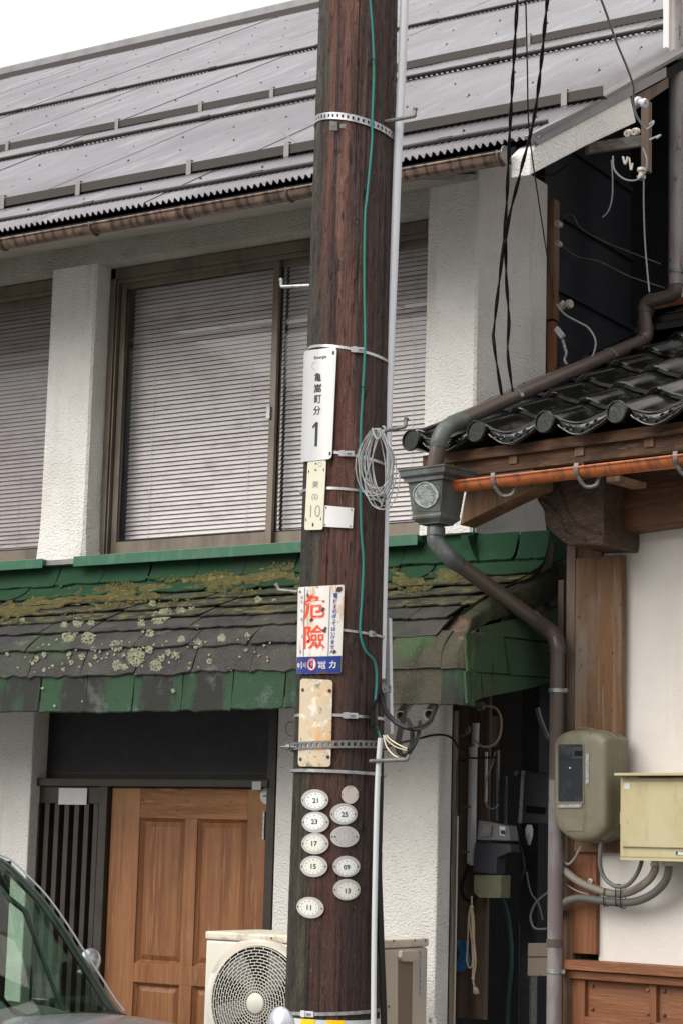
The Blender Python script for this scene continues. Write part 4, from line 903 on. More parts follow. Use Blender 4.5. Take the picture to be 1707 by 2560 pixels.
# pipes
P1 = thing('downpipe', 'brown downpipe sloping over the black tiles from the upper wall to the hopper', 'downpipe', Q(1088, 1165, -.88), M2)
pt = [Q(1083, 1180, ck), Q(1098, 1098, ck), Q(1112, 1073, ck + .03), Q(1135, 1058, ck + .10), Q(1287, 989, -.20), Q(1517, 890, .72), Q(1598, 855, 1.04), Q(1613, 838, 1.08), Q(1613, 815, 1.08), Q(1610, 780, 1.08), Q(1615, 760, 1.08), Q(1632, 750, 1.08), Q(1672, 741, 1.10), Q(1684, 730, 1.10), Q(1687, 712, 1.10)]
path = pt[:1] + [pt[0].lerp(pt[1], .5)] + spline(pt[1:4], 6) + [pt[4], pt[5]] + spline(pt[6:9], 5) + spline(pt[9:12], 5) + spline(pt[12:], 5)
MB().tube(path, .0365, 22).build('sloping_pipe', 'pvcbrown', P1, M2, smooth=True)
el = spline([pt[0].lerp(pt[1], .8), pt[1], pt[2], pt[3], pt[3].lerp(pt[4], .12)], 6); MB().tube(el, .0395, 22).build('elbow', 'rainhead', P1, M2, smooth=True)
for seg_ in (spline([pt[6].lerp(pt[7], .3), pt[7], pt[8]], 6), spline([pt[9], pt[10], pt[11]], 6), spline([pt[12], pt[13], pt[14]], 6)): MB().tube(seg_, .040, 20).build('elbow', 'pvcbrown', P1, M2, smooth=True)
up0, up1 = Q(1688, 712, 1.10), Q(1686, -80, 1.10); um = V((up0.x, up0.y, 12))
MB().tube([up0, um], .0385, 22).build('upper_pipe', 'pvcpale', P1, M2, smooth=True)
def clampring(c, ax, r, parent, mat='greysteel', w_=.009, fr=M2):
    MB().lathe(V(c) - V(ax).normalized() * w_, ax, [(0, r - .003), (0, r + .004), (2 * w_, r + .004), (2 * w_, r - .003)], 20).obox(V(c) + V((r + .01, 0, 0)), (.012, 0, 0), (0, .004, 0), (0, 0, w_)).build('pipe_clamp', mat, parent, fr)
clampring(Q(1284, 990, -.21), (pt[5] - pt[4]), .0365, P1); clampring(Q(1520, 889, .73), (pt[5] - pt[4]), .0365, P1)
for y in (140, 680): clampring(V((up0.x, 1.10, Q(1688, y, 1.1).z)), (0, 0, 1), .0385, P1)
P2_ = thing('downpipe', 'brown downpipe from the hopper slanting down to the post beside the alley', 'downpipe', Q(1380, 2560, -.12), M2)
lo0 = V((wc, ck, zz(1100))); lo1 = V((wc, ck, zz(1180)))
lp = [lo0, lo1, Q(1108, 1380, ck + .02), Q(1128, 1398, ck + .05), Q(1360, 1568, -.16), Q(1384, 1590, -.12), Q(1393, 1616, -.12)]
bot = V((lp[-1].x, -.12, 0.2))
path = [lo0] + spline(lp[1:4], 6) + spline(lp[4:7], 6)
MB().tube(path, .036, 22).build('slanting_pipe', 'pvcbrown', P2_, M2, smooth=True)
MB().tube(spline([lo0.lerp(lo1, .6), lo1, lp[2], lp[3], lp[3].lerp(lp[4], .06)], 6), .0395, 22).build('elbow', 'rainhead', P2_, M2, smooth=True)
MB().tube(spline([lp[3].lerp(lp[4], .86), lp[4], lp[5], lp[6], lp[6] + V((0, 0, -.03))], 6), .0395, 22).build('elbow', 'pvcbrown', P2_, M2, smooth=True)
zf = Q(1388, 1950, -.12).z
MB().tube([lp[6], V((lp[6].x, -.12, zf))], .036, 22).build('standing_pipe', 'pvcbrown', P2_, M2, smooth=True)
MB().tube([V((lp[6].x, -.12, zf)), bot], .0362, 22).build('faded_pipe', 'pvcpale', P2_, M2, smooth=True)
zs = Q(1378, 2357, -.12).z; MB().tube([V((lp[6].x, -.12, zs - .018)), V((lp[6].x, -.12, zs + .018))], .0395, 22).build('socket', 'pvcbrown', P2_, M2, smooth=True)
for y in (1727, 2428): clampring(V((lp[6].x, -.12, Q(1388, y, -.12).z)), (0, 0, 1), .037, P2_, 'galv')

# ================================================================== meter housing, service box, hoses
ol = [(165, 330), (185, 270), (240, 225), (330, 190), (450, 180), (580, 190), (670, 215), (725, 260), (742, 320), (745, 700), (745, 1180), (730, 1270), (680, 1330), (600, 1375), (500, 1395), (400, 1385), (300, 1335), (215, 1255), (185, 1160), (165, 1050)]
fk = -.245
MT = thing('electric_meter', 'rounded olive grey electric meter housing with a dark window on the weathered board', 'meter', Q(1450, 2108, -.15), M2)
op = [Q(*r6(x, y), fk) for x, y in ol]; cc = sum(op, V()) / len(op)
def shell(f, k): return [V((cc.x + (p.x - cc.x) * f, k, cc.z + (p.z - cc.z) * f)) for p in op]
def dens(L): return spline(L + [L[0]], 3)[:-1]
mb = MB(); prf = [(.0, fk), (.80, fk), (.90, fk + .003), (.955, fk + .011), (.985, fk + .024), (1.0, fk + .045), (1.0, fk + .09), (1.012, fk + .091), (1.012, fk + .098), (.995, fk + .10), (.995, -.062)]
mb.grid([dens(shell(max(f, .001), k)) for f, k in prf], True); mb.build('meter_housing', 'meter', MT, M2, smooth=True)
fq = lambda x, y, d=0: Q(*r6(x, y), fk - d)
def plate2(lst, d0_, d1_, nm, mt, par, bevel=0): return MB().prism([fq(x, y, d0_) for x, y in lst], (0, -(d1_ - d0_), 0)).build(nm, mt, par, M2, bevel=bevel)
def rrect(x0, y0, x1, y1, r, n=4):
    o = []
    for (cx, cy, a0) in ((x0 + r, y0 + r, PI), (x1 - r, y0 + r, PI * 1.5), (x1 - r, y1 - r, 0), (x0 + r, y1 - r, PI / 2)):
        for i in range(n + 1): a = a0 + PI / 2 * i / n; o.append((cx + r * math.cos(a), cy + r * math.sin(a)))
    return o
plate2(rrect(208, 328, 510, 985, 14), .0, .004, 'window_frame', 'meter', MT, .0015)
WNW = plate2(rrect(235, 345, 492, 955, 16), .0042, .006, 'window', 'meterglass', MT)
plate2([(388, 375), (488, 372), (488, 498), (388, 498)], .0062, .0068, 'register', 'darkgrey', WNW)
plate2([(405, 415), (488, 415), (488, 470), (405, 470)], .007, .0074, 'display', 'black', WNW)
c = fq(357, 597, .0065); MB().lathe(c, (0, -1, 0), [(0, .001), (0, .0046), (.001, .0046), (.001, .001)], 16).build('dial', 'white', WNW, M2)
plate2([(232, 990), (490, 985), (488, 1022), (230, 1024)], .001, .007, 'label_slot', 'galv', MT, .001)
plate2(rrect(527, 445, 562, 770, 14), .0, .003, 'side_slot', 'galv', MT, .001)
plate2([(285, 1148), (430, 1150), (470, 1170), (500, 1215), (512, 1265), (505, 1272), (325, 1270), (315, 1255)], -.004, .003, 'hatch', 'meter', MT, .001)
MB().prism([Q(*r6(x, y), fk + .055) for x, y in ((752, 742), (790, 745), (812, 775), (800, 815), (785, 838), (755, 838))], (0, -.012, 0)).build('latch', 'meter', MT, M2, bevel=.002)
MB().tube(spline([Q(*r6(x, y), fk + .07) for x, y in ((440, 176), (560, 180), (660, 215), (700, 255))], 5), .006, 6).build('rain_lip', 'meter', MT, M2, smooth=True)
BX = thing('service_box', 'pale yellow flat steel service box with an overhanging lid, right of the meter', 'junction box', Q(1650, 2147, -.15), M2)
bk = -.27; bq = lambda x, y, d=0: Q(*r6(x, y), bk - d)
bl = bq(890, 1550); tr_ = bq(905, 700); ue = bl.x + .62
MB().box(bl.x, ue, bk, -.03, bl.z, tr_.z).build('box_body', 'beigebox', BX, M2, bevel=.006)
MB().box(bq(925, 745).x, ue - .03, bk - .012, bk - .0005, bq(925, 1440).z, bq(925, 748).z).build('box_door', 'beigebox', BX, M2, bevel=.004)
ld = bq(828, 680, .05); MB().box(ld.x, ue + .05, bk - .05, -.02, ld.z, ld.z + .012).build('box_lid', 'beigebox', BX, M2, bevel=.002)
MB().box(bl.x + .004, ue, bk - .004, bk - .0005, bl.z - .012, bl.z + .0).build('bottom_lip', 'beigebox', BX, M2)
MB().box(bl.x - .008, bl.x - .001, bk + .01, bk + .05, bq(885, 1200).z, bq(885, 1070).z).build('hinge', 'beigebox', BX, M2, bevel=.002)
a_, b_ = bq(935, 760, .014), bq(995, 822, .014); MB().box(a_.x, b_.x, bk - .0135, bk - .0125, b_.z, a_.z).build('white_sticker', 'white', BX, M2)
a_, b_ = bq(1484, 1483, .003), bq(1620, 1528, .003); LBL = MB().box(a_.x, b_.x, bk - .003, bk - .001, b_.z, a_.z).build('maker_label', 'white', BX, M2)
MB().box(a_.x + .002, a_.x + .011, bk - .0042, bk - .0034, b_.z + .001, a_.z - .001).box(a_.x + .014, b_.x - .01, bk - .0042, bk - .0034, a_.z - .0035, a_.z - .0015).build('label_print', 'ink', LBL, M2)
def ribbed(nm, lst, r, mat, lbl, grp=None, amp=.0016, pitch=.0056):
    p = kpath(lst, 10); L = [0]
    for a, b in zip(p, p[1:]): L.append(L[-1] + (b - a).length)
    n = int(L[-1] / (pitch / 3)); out = []; j = 0
    for i in range(n + 1):
        d = L[-1] * i / n
        while j < len(L) - 2 and L[j + 1] < d: j += 1
        out.append(p[j].lerp(p[j + 1], (d - L[j]) / max(L[j + 1] - L[j], 1e-9)))
    o = MB().tube(out, [r + (amp if i % 3 == 0 else 0) for i in range(n + 1)], 14).build(nm, mat, frame=M2, smooth=False)
    return tag(o, lbl, 'conduit', grp)
def hp(*l): return [(1340 + x / 4.272, 1780 + y / 4.272, k) for x, y, k in l]
h1 = ribbed('flexible_conduit', hp((1270, 1640, -.16), (1262, 1690, -.16), (1210, 1780, -.13), (1100, 1870, -.11), (950, 1935, -.1), (780, 1935, -.1), (600, 1880, -.1), (450, 1810, -.1), (330, 1720, -.09), (250, 1650, -.06), (160, 1560, .0)), .0170, 'hose', 'beige ribbed conduit, upper of two curving left from the yellow box')
h2 = ribbed('flexible_conduit', hp((1410, 1640, -.16), (1405, 1720, -.16), (1360, 1830, -.13), (1230, 1950, -.11), (1050, 2025, -.1), (850, 2035, -.1), (650, 2010, -.1), (480, 1990, -.1), (350, 2010, -.1), (270, 2060, -.09), (200, 2180, -.03)), .0170, 'hosegrey', 'darker grey ribbed conduit, lower of two curving left from the yellow box')
for x in (1262, 1405):
    c = Q(*r6(x, 1620), -.16); MB().lathe(c, (0, 0, -1), [(-.02, .016), (-.004, .016), (-.004, .020), (.010, .020), (.010, .017), (.024, .017)], 14).build('conduit_socket', 'cream', BX, M2)
cable('loop_cable', [Q(*r6(x, y), k) for x, y, k in ((690, 1370, -.18), (680, 1500, -.18), (680, 1640, -.17), (720, 1760, -.16), (800, 1840, -.16), (890, 1868, -.16), (980, 1840, -.16), (1060, 1750, -.16), (1110, 1640, -.16), (1125, 1560, -.16))], .0100, 'hosegrey', 'smooth grey cable looping from the meter housing up into the yellow box', 'cable', None, M2)
cable('thin_cable', [Q(*r6(x, y), k) for x, y, k in ((250, 1790, -.06), (330, 1850, -.07), (430, 1910, -.08), (560, 1950, -.08))], .0035, 'hose', 'thin beige cable between the two ribbed conduits', 'cable', None, M2)
cable('short_cable', [Q(*r6(x, y), k) for x, y, k in ((280, 1500, -.09), (290, 1590, -.09), (340, 1625, -.09), (400, 1570, -.09), (440, 1500, -.1), (480, 1430, -.1))], .0055, 'coil', 'short frayed grey cable curling under the meter housing', 'cable', None, M2)
for x, y0, y1 in ((752, 1890, 2060), (878, 1840, 2060), (930, 1880, 2080)):
    ys_ = [Q(*r6(x + dx_, y), -.1) for dx_, y in ((0, y0), (-6, (y0 + y1) / 2), (0, y1))]
    tag(MB().tube(spline([ys_[0] + V((0, -.022, 0)), ys_[1] + V((0, -.023, 0)), ys_[2] + V((0, -.022, 0)), ys_[2] + V((0, .014, -.004)), ys_[1] + V((0, .02, 0)), ys_[0] + V((0, .014, 0))], 5), .0022, 6, closed=True).ball(ys_[2] + V((0, -.02, -.003)), .005, 4).build('cable_tie', 'rubber', frame=M2), 'black cable tie, %s of three binding the two ribbed conduits' % {752: 'leftmost', 878: 'middle', 930: 'rightmost'}[x], 'cable tie', 'ties round the conduits')
c = Q(*r6(580, 1805), -.035); tag(MB().lathe(c, (0, -1, 0), [(0, .013), (.006, .0125), (.009, .008), (.009, .004), (.004, .003)], 16).build('cable_clip', 'cream', frame=M2, smooth=True), 'small round ivory clip screwed to the orange post above the conduits', 'clip')
# ================================================================== the wooden pole and what is fixed to it
PA = V((POLE.x, POLE.y, 0)); PW = V(PXW)
def prad(z): return .1665 - .0052 * (z - 1.5) if z > 0 else .17
def pole_pt(px_, py_, dr=0):
    d = ray(px_, py_); t = None; z = 3
    for _ in range(3):
        r = prad(z) + dr; ox, oy = CAM.x - PA.x, CAM.y - PA.y; A = d.x * d.x + d.y * d.y; Bq = ox * d.x + oy * d.y; Cq = ox * ox + oy * oy - r * r
        t = (-Bq - math.sqrt(max(Bq * Bq - A * Cq, 0))) / A; z = (CAM + d * t).z
    return CAM + d * t
def pole_ang(p): return math.atan2(p.y - PA.y, p.x - PA.x)
def on_pole(a, z, dr=0): return V((PA.x + (prad(z) + dr) * math.cos(a), PA.y + (prad(z) + dr) * math.sin(a), z))
rows_ = []; NZ, NA = 760, 220
zs_ = [lerp(-.1, 7.6, i / NZ) for i in range(NZ + 1)]
rnd = random.Random(5)
cracks = [(rnd.uniform(-PI, PI), rnd.uniform(0, 7), rnd.uniform(.3, 1.2), rnd.uniform(.003, .008)) for _ in range(70)]
def lowz(z): return max(0, (z - 3) / 4)
for z in zs_:
    r_ = []
    act = [(a, dpt * math.sin(PI * (z - z0) / L)) for a, z0, L, dpt in cracks if 0 < z - z0 < L]
    for k in range(NA):
        a = 2 * PI * k / NA; c, s = math.cos(a), math.sin(a)
        h = .0035 * noise.noise(V((c * 2.2, s * 2.2, z * .5))) + .0036 * noise.noise(V((c * 16, s * 16, z * .7))) + .0016 * noise.noise(V((c * 40, s * 40, z * 3)))
        pit = noise.noise(V((c * 14, s * 14, z * 22 + 9)));  h -= .016 * max(0, pit - .42)
        for ca_, dd_ in act:
            da = abs((a - ca_ + .06 * noise.noise(V((ca_, 0, z * 2))) + PI) % (2 * PI) - PI)
            if da < .035: h -= dd_ * (1 - da / .035)
        r_.append(on_pole(a, z, h))
    rows_.append(r_)
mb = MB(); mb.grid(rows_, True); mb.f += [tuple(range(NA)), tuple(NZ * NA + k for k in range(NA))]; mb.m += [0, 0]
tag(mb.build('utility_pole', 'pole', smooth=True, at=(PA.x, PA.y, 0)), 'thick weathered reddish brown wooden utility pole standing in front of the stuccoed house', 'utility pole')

def strap(name, xL, yL, xR, yR, h, mat, label, dr=.002, group='straps round the pole', holes=False, seg=96):
    zl, zr_ = PY(xL, yL, 6.4).z, PY(xR, yR, 6.4).z
    zf = lambda a, dr_=0: (zl + zr_) / 2 + (zr_ - zl) / 2 * (math.cos(a) * PW.x + math.sin(a) * PW.y)
    ring = lambda off, d_: [V((*on_pole(2 * PI * k / seg, zf(2 * PI * k / seg), d_ + dr).xy, zf(2 * PI * k / seg) + off)) for k in range(seg)]
    mb = MB()
    def band(z0, z1, d0=0, d1=.0022):
        mb.grid([ring(z0, d0), ring(z0, d1), ring(z1, d1), ring(z1, d0), ring(z0, d0)], True)
    if holes:
        band(-h, -h * .45, 0, .003); band(h * .45, h, 0, .003)
        n = 50
        for k in range(n):
            a = 2 * PI * k / n; p = on_pole(a, zf(a), dr + .0015); tt = V((-math.sin(a), math.cos(a), 0)); nn = V((math.cos(a), math.sin(a), 0))
            mb.obox(p, tt * .006, nn * .0014, (0, 0, h * .5))
    else: band(-h, h)
    o = mb.build(name, mat, at=(PA.x, PA.y, zf(0) - h)); tag(o, label, 'strap', group)
    o['z'] = 0; del o['z']
    return o, zf
def buckle(o, zf, px_, mat='steel', w_=.028, h=.010):
    p = pole_pt(px_, 1300, .006); a = pole_ang(p); p = on_pole(a, zf(a), .007); tt = V((-math.sin(a), math.cos(a), 0)); nn = V((math.cos(a), math.sin(a), 0))
    MB().obox(p, tt * w_, nn * .003, (0, 0, h)).obox(p - tt * w_ * .5 + nn * .0045, tt * .006, nn * .002, (0, 0, h * 1.15)).obox(p + tt * w_ * .3 + nn * .004, tt * .010, nn * .0018, (0, 0, h * .5), 1).build('buckle', [mat, 'greysteel'], o, bevel=.001)
o, zf = strap('steel_strap', 760, 893, 962, 902, .0052, 'steel', 'stainless strap gripping the top of the tall white number plate')
buckle(o, zf, 885)
o, zf = strap('steel_strap', 757, 1150, 953, 1162, .0052, 'steel', 'stainless strap at the foot of the tall white number plate'); buckle(o, zf, 862)
o, zf = strap('steel_strap', 745, 1244, 951, 1240, .0048, 'steel', 'stainless strap crossing behind the cream plate marked 10'); buckle(o, zf, 748, w_=.012)
o, zf = strap('steel_strap', 735, 1582, 942, 1592, .0045, 'galv', 'thin strap holding the red and white danger sign'); buckle(o, zf, 934, 'galv', .014)
o, zf = strap('steel_strap', 730, 1795, 935, 1796, .0052, 'steel', 'stainless strap across the bleached rusty plate'); buckle(o, zf, 887)
o, zf = strap('steel_strap', 726, 1930, 952, 1936, .0055, 'galv', 'plain grey strap between the rusty plate and the oval plates', .010)
o, zf = strap('steel_strap', 716, 2523, 938, 2527, .0060, 'galv', 'grey strap lowest on the pole, above the yellow marks', .004); buckle(o, zf, 806, 'whitepvc', .026, .010)
o, zf = strap('perforated_band', 728, 1872, 945, 1861, .0135, 'greysteel', 'perforated steel band over the lower part of the rusty plate', .014, holes=True)
p0 = pole_pt(736, 1868, .012); MB().lathe(p0 + V((-.045, -.02, 0)), (1, .3, 0), [(0, .004), (.02, .005), (.021, .011), (.035, .011), (.036, .006), (.06, .006)], 8).build('tension_bolt', 'greysteel', o)
o, zf = strap('perforated_band', 783, 330, 981, 336, .0135, 'galv', 'perforated steel band round the top of the pole under the step bolt', .004, holes=True)
p0 = pole_pt(836, 316, .012); MB().obox(p0, PW * .014, (0, .006, 0), (0, 0, .018)).obox(p0 + PW * .035, PW * .012, (0, .005, 0), (0, 0, .009)).build('clamp_block', 'greysteel', o, bevel=.002)
# little brush of shadow-free nail heads and peeling bits
def nail(p, r, mat, par): a = pole_ang(p); MB().lathe(p, (math.cos(a), math.sin(a), 0), [(-.003, r), (.0015, r), (.003, r * .6), (.003, .0002)], 10).build('nail' if mat != 'rivet' else 'rivet', mat, par)

def pplate(name, quad, W, H, mat, dr, label, cat, group=None, rc=.12, th=.0018, oval=False, nu=12, nv=26):
    """a thin plate bent round the pole; returns object and map (u, v in plate units, h)"""
    tl, tr, br, bl = quad
    def f(u, v, h=0):
        s, t = u / W, v / H
        x = lerp(lerp(tl[0], tr[0], s), lerp(bl[0], br[0], s), t); y = lerp(lerp(tl[1], tr[1], s), lerp(bl[1], br[1], s), t)
        return pole_pt(x, y, dr + h)
    P = []
    for i in range(nv + 1):
        t = (1 - math.cos(PI * i / nv)) / 2; v = t * H
        if oval: hw_ = math.sqrt(max(1 - (2 * t - 1) ** 2, 0)) * W / 2 + 1e-4
        else:
            dv = min(v, H - v); hw_ = W / 2 - (rc - math.sqrt(max(rc * rc - (rc - dv) ** 2, 0)) if dv < rc else 0)
        P.append([f(W / 2 - hw_ + 2 * hw_ * j / nu, v, th) for j in range(nu + 1)])
    def back(q): a = pole_ang(q); return V((-math.cos(a) * th, -math.sin(a) * th, 0))
    o = MB().slab(P, back).build(name, mat, smooth=True); tag(o, label, cat, group); return o, f
# tall white number plate
q = ((760, 877), (842, 867), (829, 1147), (752, 1155))
NP, f0 = pplate('pole_number_plate', q, 82, 282, 'plate', .014, 'tall curved white plate with black characters and a large 1', 'plate', rc=9)
bul = lambda f: (lambda u, v, h=0: f(u - (8 * math.sin(PI * v / 282)) * 0, v, h))
ft = lambda u, v: f0(u, v, .0030)
mb = MB(); text_on(mb, 'Energia', ft, 42, 22, 9.5, 31, .012)
text_on(mb, '亀', ft, 37, 71, 22, 17, .012); text_on(mb, '嵩', ft, 38, 99, 22, 19, .012); text_on(mb, '町', ft, 39, 127, 21, 17, .012); text_on(mb, '分', ft, 38, 155, 23, 18, .012)
mb.slab([[ft(u, lerp(v0, 247, t)) for u, v0 in ((27.5, 196), (27.5, 196), (27.5, 196))] for t in (0, 0)] if 0 else [[ft(35.6, v), ft(38.6, v), ft(41.8, v)] for v in (185, 200, 220, 246)], (-.0002, -.0003, 0)); mb.prism([ft(*p_) for p_ in ((36, 185), (40, 185), (40, 190), (29, 200), (28, 195))], (-.0002, -.0003, 0))
mb.build('lettering', 'ink', NP)
mb = MB(); mb.tube([ft(27 + 5.5 * math.cos(a) , 41 + 9 * math.sin(a)) for a in [PI * 1.75 - 1.35 * PI * i / 14 for i in range(15)]], .0005, 4); mb.build('logo_arc', 'greyink', NP)
for u, v in ((75, 14), (78, 268)): MB().prism([ft(u - 3, v - 4), ft(u + 1, v - 4), ft(u + 1, v + 4), ft(u - 3, v + 4)], (-.0005, -.0008, 0)).build('slot', 'ink', NP)
# cream plate
CP, f1 = pplate('cream_number_plate', ((769.5, 1152), (815.5, 1150), (806.5, 1324), (761, 1325)), 46, 174, 'cream', .011, 'narrow cream plate reading 東 (2) 10 below the tall white plate', 'plate', rc=5)
ft1 = lambda u, v: f1(u, v, .0028)
mb = MB(); text_on(mb, '東', ft1, 22, 60, 17, 16); text_on(mb, '(2)', ft1, 22, 92, 17, 15); text_on(mb, '10', ft1, 25, 127, 30, 25, -.018); mb.build('lettering', 'greyink', CP)
mb = MB()
for u, v, a, b in ((4, 27, .8, 4), (41, 24, .8, 4), (3, 148, .8, 4), (40, 147, .8, 4), (21, 161, 1.8, 5), (21, 8, 1.8, 2.2), (21, 24, 1.8, 2.2)):
    mb.prism([ft1(u + a * math.cos(t), v + b * math.sin(t)) for t in [2 * PI * i / 10 for i in range(10)]], (-.0003, -.0006, 0))
mb.build('slots', 'ink', CP)
mb = MB(); mb.tube([ft1(31 + 4.5 * math.cos(a), 10 + 5 * math.sin(a)) for a in [2 * PI * i / 16 for i in range(16)]], .0004, 4, closed=True); mb.build('emblem', 'greyink', CP)
# small blank white card
WP, f2 = pplate('small_white_plate', ((811.5, 1263.5), (884, 1270), (881, 1320.5), (808, 1316.5)), 72, 52, 'white', .006, 'small blank white card nailed right of the cream plate', 'plate', rc=.6)
for u, v in ((4, 5), (66, 5), (4, 47), (66, 47)): nail(f2(u, v, .003), .0024, 'ink', WP)
# danger sign
DS, f3 = pplate('danger_sign', ((745.5, 1468), (861, 1461.5), (853, 1683), (741.5, 1685)), 115, 219, 'enamel', .007, 'curved enamel danger sign with red characters and rust streaks', 'sign', rc=4, th=.003, nu=20)
ft3 = lambda u, v: f3(u, v, .0042)
ft3b = lambda u, v: f3(u, v, .0048)
mb = MB(); mb.slab([[ft3(.6 + 113.6 * i / 14, 176 + 42.2 * j / 4) for i in range(15)] for j in range(5)], (-.0004, -.0006, 0)); mb.build('blue_panel', 'enamelblue', DS)
mb = MB(); text_on(mb, '危', ft3b, 41, 51, 60, 54, .014); text_on(mb, '險', ft3b, 44, 127, 60, 54, .008); mb.build('red_characters', 'redink', DS)
mb = MB(); yy = 20
for ch, hh, ww in (('電', 12, 11), ('柱', 12, 11), ('え', 10, 9), ('の', 10, 11), ('ぼ', 10, 11), ('っ', 7, 7), ('て', 10, 10), ('は', 10, 11), ('い', 8, 10), ('け', 10, 10), ('ま', 10, 9), ('せ', 10, 10), ('ん', 10, 11)):
    text_on(mb, ch, ft3b, 94 - (yy - 20) * .035, yy + 6, hh, ww, .02); yy += hh + 1.6
yy = 20
for ch in 'はなもの': text_on(mb, ch, ft3b, 10, yy + 6, 8, 5, .01); yy += 11.5 if yy < 30 else 22
text_on(mb, 'せ', ft3b, 9, 163, 9, 5, .01)
for u in (80, 16.5): mb.slab([[ft3b(u - .5, 3 + 172 * i / 10), ft3b(u + .5, 3 + 172 * i / 10)] for i in range(11)], (-.0003, -.0005, 0))
mb.build('blue_characters', 'blueink', DS)
mb = MB(); text_on(mb, '中', ft3b, 5, 198, 15, 6, .03); text_on(mb, '国', ft3b, 18, 197, 17, 13, .005); text_on(mb, '電', ft3b, 65, 197, 20, 20, .005); text_on(mb, '力', ft3b, 92, 197, 19, 17, .03)
mb.prism([ft3b(38.5 + 11.5 * math.cos(a), 196 + 15 * math.sin(a)) for a in [2 * PI * i / 22 for i in range(22)]], (-.0003, -.0004, 0)); mb.build('white_characters', 'white', DS)
mb = MB(); f3c = lambda u, v: f3(u, v, .0056)
mb.tube([f3c(38.5 + 11 * math.cos(a), 196 + 14.5 * math.sin(a)) for a in [2 * PI * i / 22 for i in range(22)]], .0018, 5, closed=True)
mb.prism([f3c(*p_) for p_ in ((41, 185), (34, 197), (38.5, 197), (34.5, 208), (43.5, 193), (39, 193), (42.5, 185))], (-.0003, -.0004, 0)); mb.build('lightning_emblem', 'redink', DS)
for u, v, r in ((105, 10, 4.5), (101, 12, 6), (96, 165, 4), (5, 12, 2.2), (36, 83, 3.5), (33, 85, 2.4), (68, 112, 4.5), (71, 106, 3), (28, 136, 2.5), (64, 58, 4), (62, 62, 3)):
    MB().prism([f3c(u + r * (1 + .25 * math.sin(5 * t + u)) * math.cos(t), v + r * 1.1 * (1 + .2 * math.sin(3 * t + v)) * math.sin(t)) for t in [2 * PI * i / 14 for i in range(14)]], (-.0003, -.0005, 0)).build('rust_chip', 'rivet', DS)
# rusty blank plate
RP, f4 = pplate('rusty_plate', ((751, 1696), (831.5, 1700), (826, 1917), (745, 1916)), 80, 218, 'rustplate', .010, 'blank bleached plate streaked with rust, below the danger sign', 'plate', rc=8)
for u, v in ((7, 28), (73, 27), (6, 200), (73, 193)):
    nail(f4(u, v, .003), .0062, 'rivet', RP)
# oval number plates with a clock dial
def digits(mb, f, cx_, cy_, a, b, tilt):
    for n_ in range(1, 13):
        th = 2 * PI * n_ / 12 + tilt; text_on(mb, str(n_), f, cx_ + a * math.sin(th), cy_ - b * math.cos(th), 3.7, rot=tilt)
for num, cx_, cy_, lab, old, tilt, ox_, oy_ in (
    ('21', 787.3, 1999.8, 'oval plate 21, highest in the left column', 0, 0, 1, 1.5), ('23', 788.8, 2055.5, 'oval plate 23, just below plate 21', 0, 0, -3, -1.5),
    ('17', 787.8, 2109, 'oval plate 17, between plates 23 and 15', 1, 0, -2, 0), ('15', 784.6, 2166, 'oval plate 15, level with plate 09', 1, 0, -1, 0),
    ('11', 775.7, 2269, 'tilted oval plate 11, lowest of all the oval plates', 1, .13, -3, 0), ('25', 859, 2035, 'oval plate 25, under the small scratched disc', 0, 0, 2.5, 1),
    ('09', 865.8, 2166, 'oval plate 09 in the right column, above plate 13', 0, 0, 1, 2), ('13', 866.4, 2224, 'oval plate 13, lowest in the right column', 1, 0, 3, 3)):
    rx, ry = 34, 26.6
    sk = 8 * tilt
    OV, f5 = pplate('oval_number_plate', ((cx_ - rx + sk, cy_ - ry - sk * 3), (cx_ + rx + sk, cy_ - ry + sk * 3), (cx_ + rx - sk, cy_ + ry + sk * 3), (cx_ - rx - sk, cy_ + ry - sk * 3)), 68, 53, 'acry', .0055, 'clear rimmed white dial ' + lab, 'number plate', 'oval number plates nailed to the pole', oval=True, th=.002)
    P = [[f5(34 + ox_ + 24.3 * r * math.cos(2 * PI * k / 28), 26.5 + oy_ + 20 * r * math.sin(2 * PI * k / 28), .0026 + (0 if r < 1.01 else -.0006)) for k in range(28)] for r in (.01, .5, 1.0, 1.01)]
    dl = MB(); dl.grid(P, True); dl = dl.build('dial_face', 'dialold' if old else 'dial', OV)
    mb = MB(); ff = lambda u, v: f5(u, v, .0034)
    text_on(mb, num, ff, 34 + ox_, 26.5 + oy_, 12.5, None, .018, rot=0); digits(mb, ff, 34 + ox_, 26.5 + oy_, 20.2, 16.4, 0); mb.build('numerals', 'ink', dl)
    for u in (4, 62.5): nail(f5(u, 26.5, .002), .0026, 'rivet', OV)
OV, f5 = pplate('oval_blank_plate', ((825.5, 2065), (897.5, 2065), (897.5, 2118), (825.5, 2118)), 72, 53, 'acry', .0055, 'clear oval plate without its dial, between plates 25 and 09', 'number plate', 'oval number plates nailed to the pole', oval=True, th=.002)
mb = MB()
for k in range(12):
    th = 2 * PI * k / 12
    if abs(math.cos(th)) > .95: continue
    p_ = f5(36 + 22 * math.sin(th), 26.5 - 19 * math.cos(th), .0028); a = pole_ang(p_); mb.lathe(p_, (math.cos(a), math.sin(a), 0), [(-.001, .0012), (.001, .0012), (.001, .0001)], 6)
mb.build('pin_holes', 'ink', OV)
mb = MB(); text_on(mb, '33', lambda u, v: f5(u, v, .0025), 34, 26.5, 12, None, -.01); mb.build('embossed_number', 'whitepvc', OV)
for u in (4, 12, 66): nail(f5(u, 26.5, .002), .0026, 'rivet', OV)
